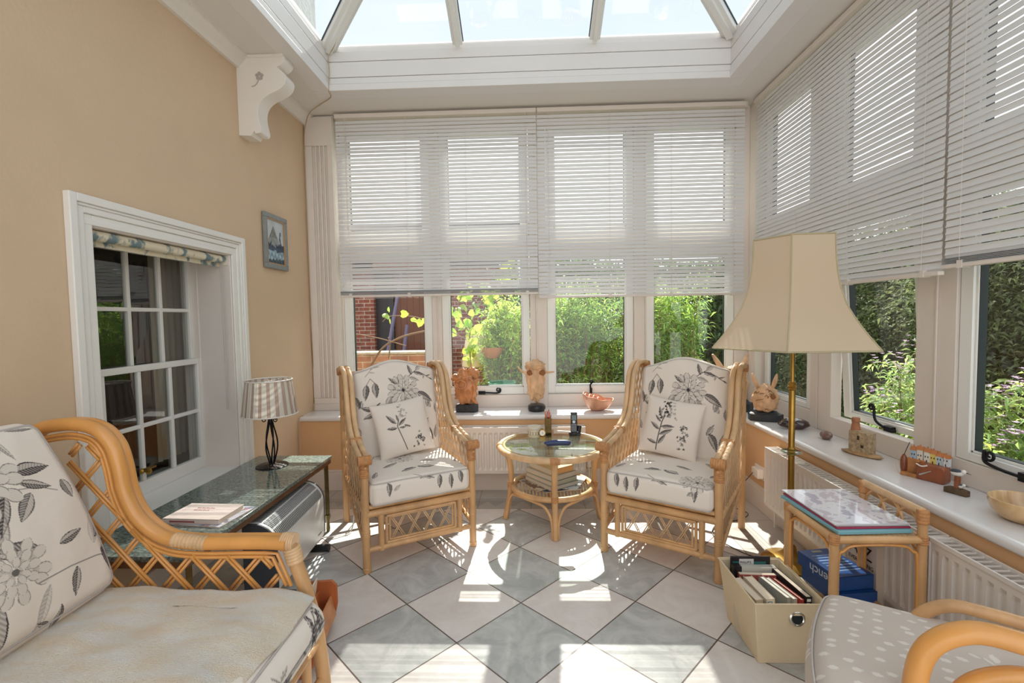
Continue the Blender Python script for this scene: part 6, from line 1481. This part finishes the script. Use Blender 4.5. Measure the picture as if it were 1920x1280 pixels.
shrub('dense green shrub outside the third far window', 'shrub', (.55, 5.75), (.55, .5), 2.25, 60, 9000, .10, .020, lf_mid, group=gS, seed=3)
shrub('dense narrow leaved shrub outside the fourth far window', 'shrub', (1.6, 5.8), (.6, .5), 2.3, 60, 9000, .11, .019, lf_mid, group=gS, seed=4)
shrub('tall dark green shrub behind the others outside the far windows', 'shrub', (.6, 7.4), (1.6, .7), 2.9, 80, 9000, .13, .05, lf_dark, group=gS, seed=5)
shrub('low silvery plant at the foot of the second far window', 'plant', (-.45, 4.95), (.42, .25), 1.0, 26, 1800, .10, .016, lf_sage, name='garden_plant', seed=6)
shrub('low plant at the foot of the third far window', 'plant', (.5, 4.95), (.5, .22), .95, 26, 1600, .09, .02, lf_mid, name='garden_plant', seed=16)
# climbing vine with large leaves
vn = empty('climbing_vine', (0, 0, 0), 0, 'climbing vine with large pale green leaves reaching across the far left windows', 'vine')
vp = spline([(-.55, 5.1, .0), (-.62, 5.0, .8), (-.60, 4.95, 1.35), (-.35, 4.95, 1.75), (-.1, 4.95, 1.95)], 8); vp2 = spline([(-.62, 5.0, 1.15), (-.9, 5.0, 1.30), (-1.2, 5.05, 1.42), (-1.5, 5.1, 1.44), (-1.6, 5.1, 1.38)], 8); vp3 = spline([(-.6, 5.0, 1.2), (-.75, 4.95, 1.5), (-.62, 4.95, 1.75)], 6)
MB().tube(vp, .007, 6).tube(vp2, .005, 6).tube(vp3, .005, 6).build('stem', m_stem, vn, smooth=True)
g_ = np.random.default_rng(5); heart = [(0, 0), (.35, -.12), (.52, .2), (.40, .62), (0, 1.0), (-.40, .62), (-.52, .2), (-.35, -.12)]
m = MB()
for path, n in ((vp, 60), (vp2, 16), (vp3, 22)):
    for _ in range(n):
        p = path[int(g_.uniform(.2 if path is vp else 0, 1)*(len(path)-1))]; s = g_.uniform(.055, .10)
        Mx = Matrix.Translation(Vector(p)+Vector(g_.normal(0, .05, 3))) @ Matrix.Rotation(g_.uniform(-1, 1), 4, 'Z') @ Matrix.Rotation(g_.normal(0, .5), 4, 'X') @ Matrix.Rotation(g_.uniform(0, 6.28), 4, 'Y')
        m.add([(x*s, 0, y*s) for x, y in heart]+[(0, -.08*s, .4*s)], [(i, (i+1) % 8, 8) for i in range(8)], Mx)
m.build('foliage', lf_vine, vn, fix=False)
# hanging terracotta pot & bird feeder tube & tub
o = empty('hanging_pot', (-.42, 5.3, 1.02), 0, 'round terracotta pot hanging among the shrubs outside the second far window', 'pot')
MB().lathe([(0, -.08), (.07, -.07), (.12, .0), (.13, .05), (.12, .05), (.10, 0), (0, -.02)], 24).build('pot_body', mat('terracotta', '#a5714e', .8), o, smooth=True)
MB().tube([(-.11, 0, .05), (0, 0, .7)], .002, 4).tube([(.11, 0, .05), (0, 0, .7)], .002, 4).build('hanging_wire', m_iron, o)
o = empty('bird_feeder', (-.68, 5.9, -.15), 0, 'cream conical garden lantern with white tube beside it outside the second far window', 'garden ornament')
MB().lathe([(0, .95), (.17, .95), (.12, 1.30), (.06, 1.42), (0, 1.44)], 20).lathe([(.02, 0), (.02, .95)], 10).build('lantern_body', mat('cream_plastic', '#cfc39a', .6), o, smooth=True)
MB().tube([(.21, 0, .85), (.21, 0, 1.55)], .035, 12).build('white_tube', m_white, o, smooth=True)
o = empty('water_tub', (-.28, 4.75, -.15), 0, 'green plastic water tub outside the second far window', 'tub')
MB().lathe([(0, .6), (.12, .6), (.14, .88), (.145, .9), (.13, .9), (.12, .65), (0, .65)], 24).box(-.1, .1, -.1, .1, 0, .6).build('tub_body', mat('green_plastic', '#4f8a74', .5), o, smooth=True)
# side garden: asters in front of a dark hedge
gA = 'mauve asters outside the right windows'; lil = mat_translucent('mauve_petal', '#c3a3c4', .3, .6)
for i, (x, y, h, lb) in enumerate(((2.75, 3.55, 1.40, 'tall mauve aster clump outside the narrow right window'), (2.75, 2.75, 1.30, 'mauve aster clump outside the open right window'), (2.75, 1.95, 1.36, 'mauve aster clump outside the large right window'), (2.8, 1.15, 1.3, 'mauve aster clump outside the nearest right window'))):
    shrub(lb, 'flowering plant', (x, y), (.42, .42), h, 26, 3000, .075, .020, lf_sage, name='aster_plant', group=gA, seed=20+i, bloom=(lil, 9, .02), lean=.2)
for i, (x, y) in enumerate(((2.5, 3.1), (2.45, 2.3), (2.45, 1.5))):
    shrub(['low broad leaved plant below the open right window', 'low broad leaved plant between the right windows', 'low broad leaved plant under the nearest right window'][i], 'plant', (x, y), (.28, .4), .85, 22, 1500, .10, .038, lf_bright, name='garden_plant', group='low plants outside the right windows', seed=30+i)
hd = empty('hedge', (5.4, 3.0, -.15), 0, 'tall dark clipped hedge beyond the asters on the right', 'hedge')
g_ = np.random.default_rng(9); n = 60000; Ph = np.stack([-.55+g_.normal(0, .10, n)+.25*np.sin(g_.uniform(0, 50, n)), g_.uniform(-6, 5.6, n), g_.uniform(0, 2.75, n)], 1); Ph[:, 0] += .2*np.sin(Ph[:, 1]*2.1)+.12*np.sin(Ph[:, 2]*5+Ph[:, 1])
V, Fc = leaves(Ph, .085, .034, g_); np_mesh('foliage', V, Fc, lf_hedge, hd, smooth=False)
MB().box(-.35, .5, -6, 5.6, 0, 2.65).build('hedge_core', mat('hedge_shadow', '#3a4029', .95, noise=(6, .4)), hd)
hd2 = empty('hedge', (2.5, 10.5, -.15), 0, 'distant dark hedge behind the shrubs beyond the far windows', 'hedge')
n = 16000; Ph = np.stack([g_.uniform(-2.4, 7, n), -.5+g_.normal(0, .2, n), g_.uniform(0, 2.7, n)], 1); V, Fc = leaves(Ph, .16, .07, g_); np_mesh('foliage', V, Fc, lf_dark, hd2, smooth=False)
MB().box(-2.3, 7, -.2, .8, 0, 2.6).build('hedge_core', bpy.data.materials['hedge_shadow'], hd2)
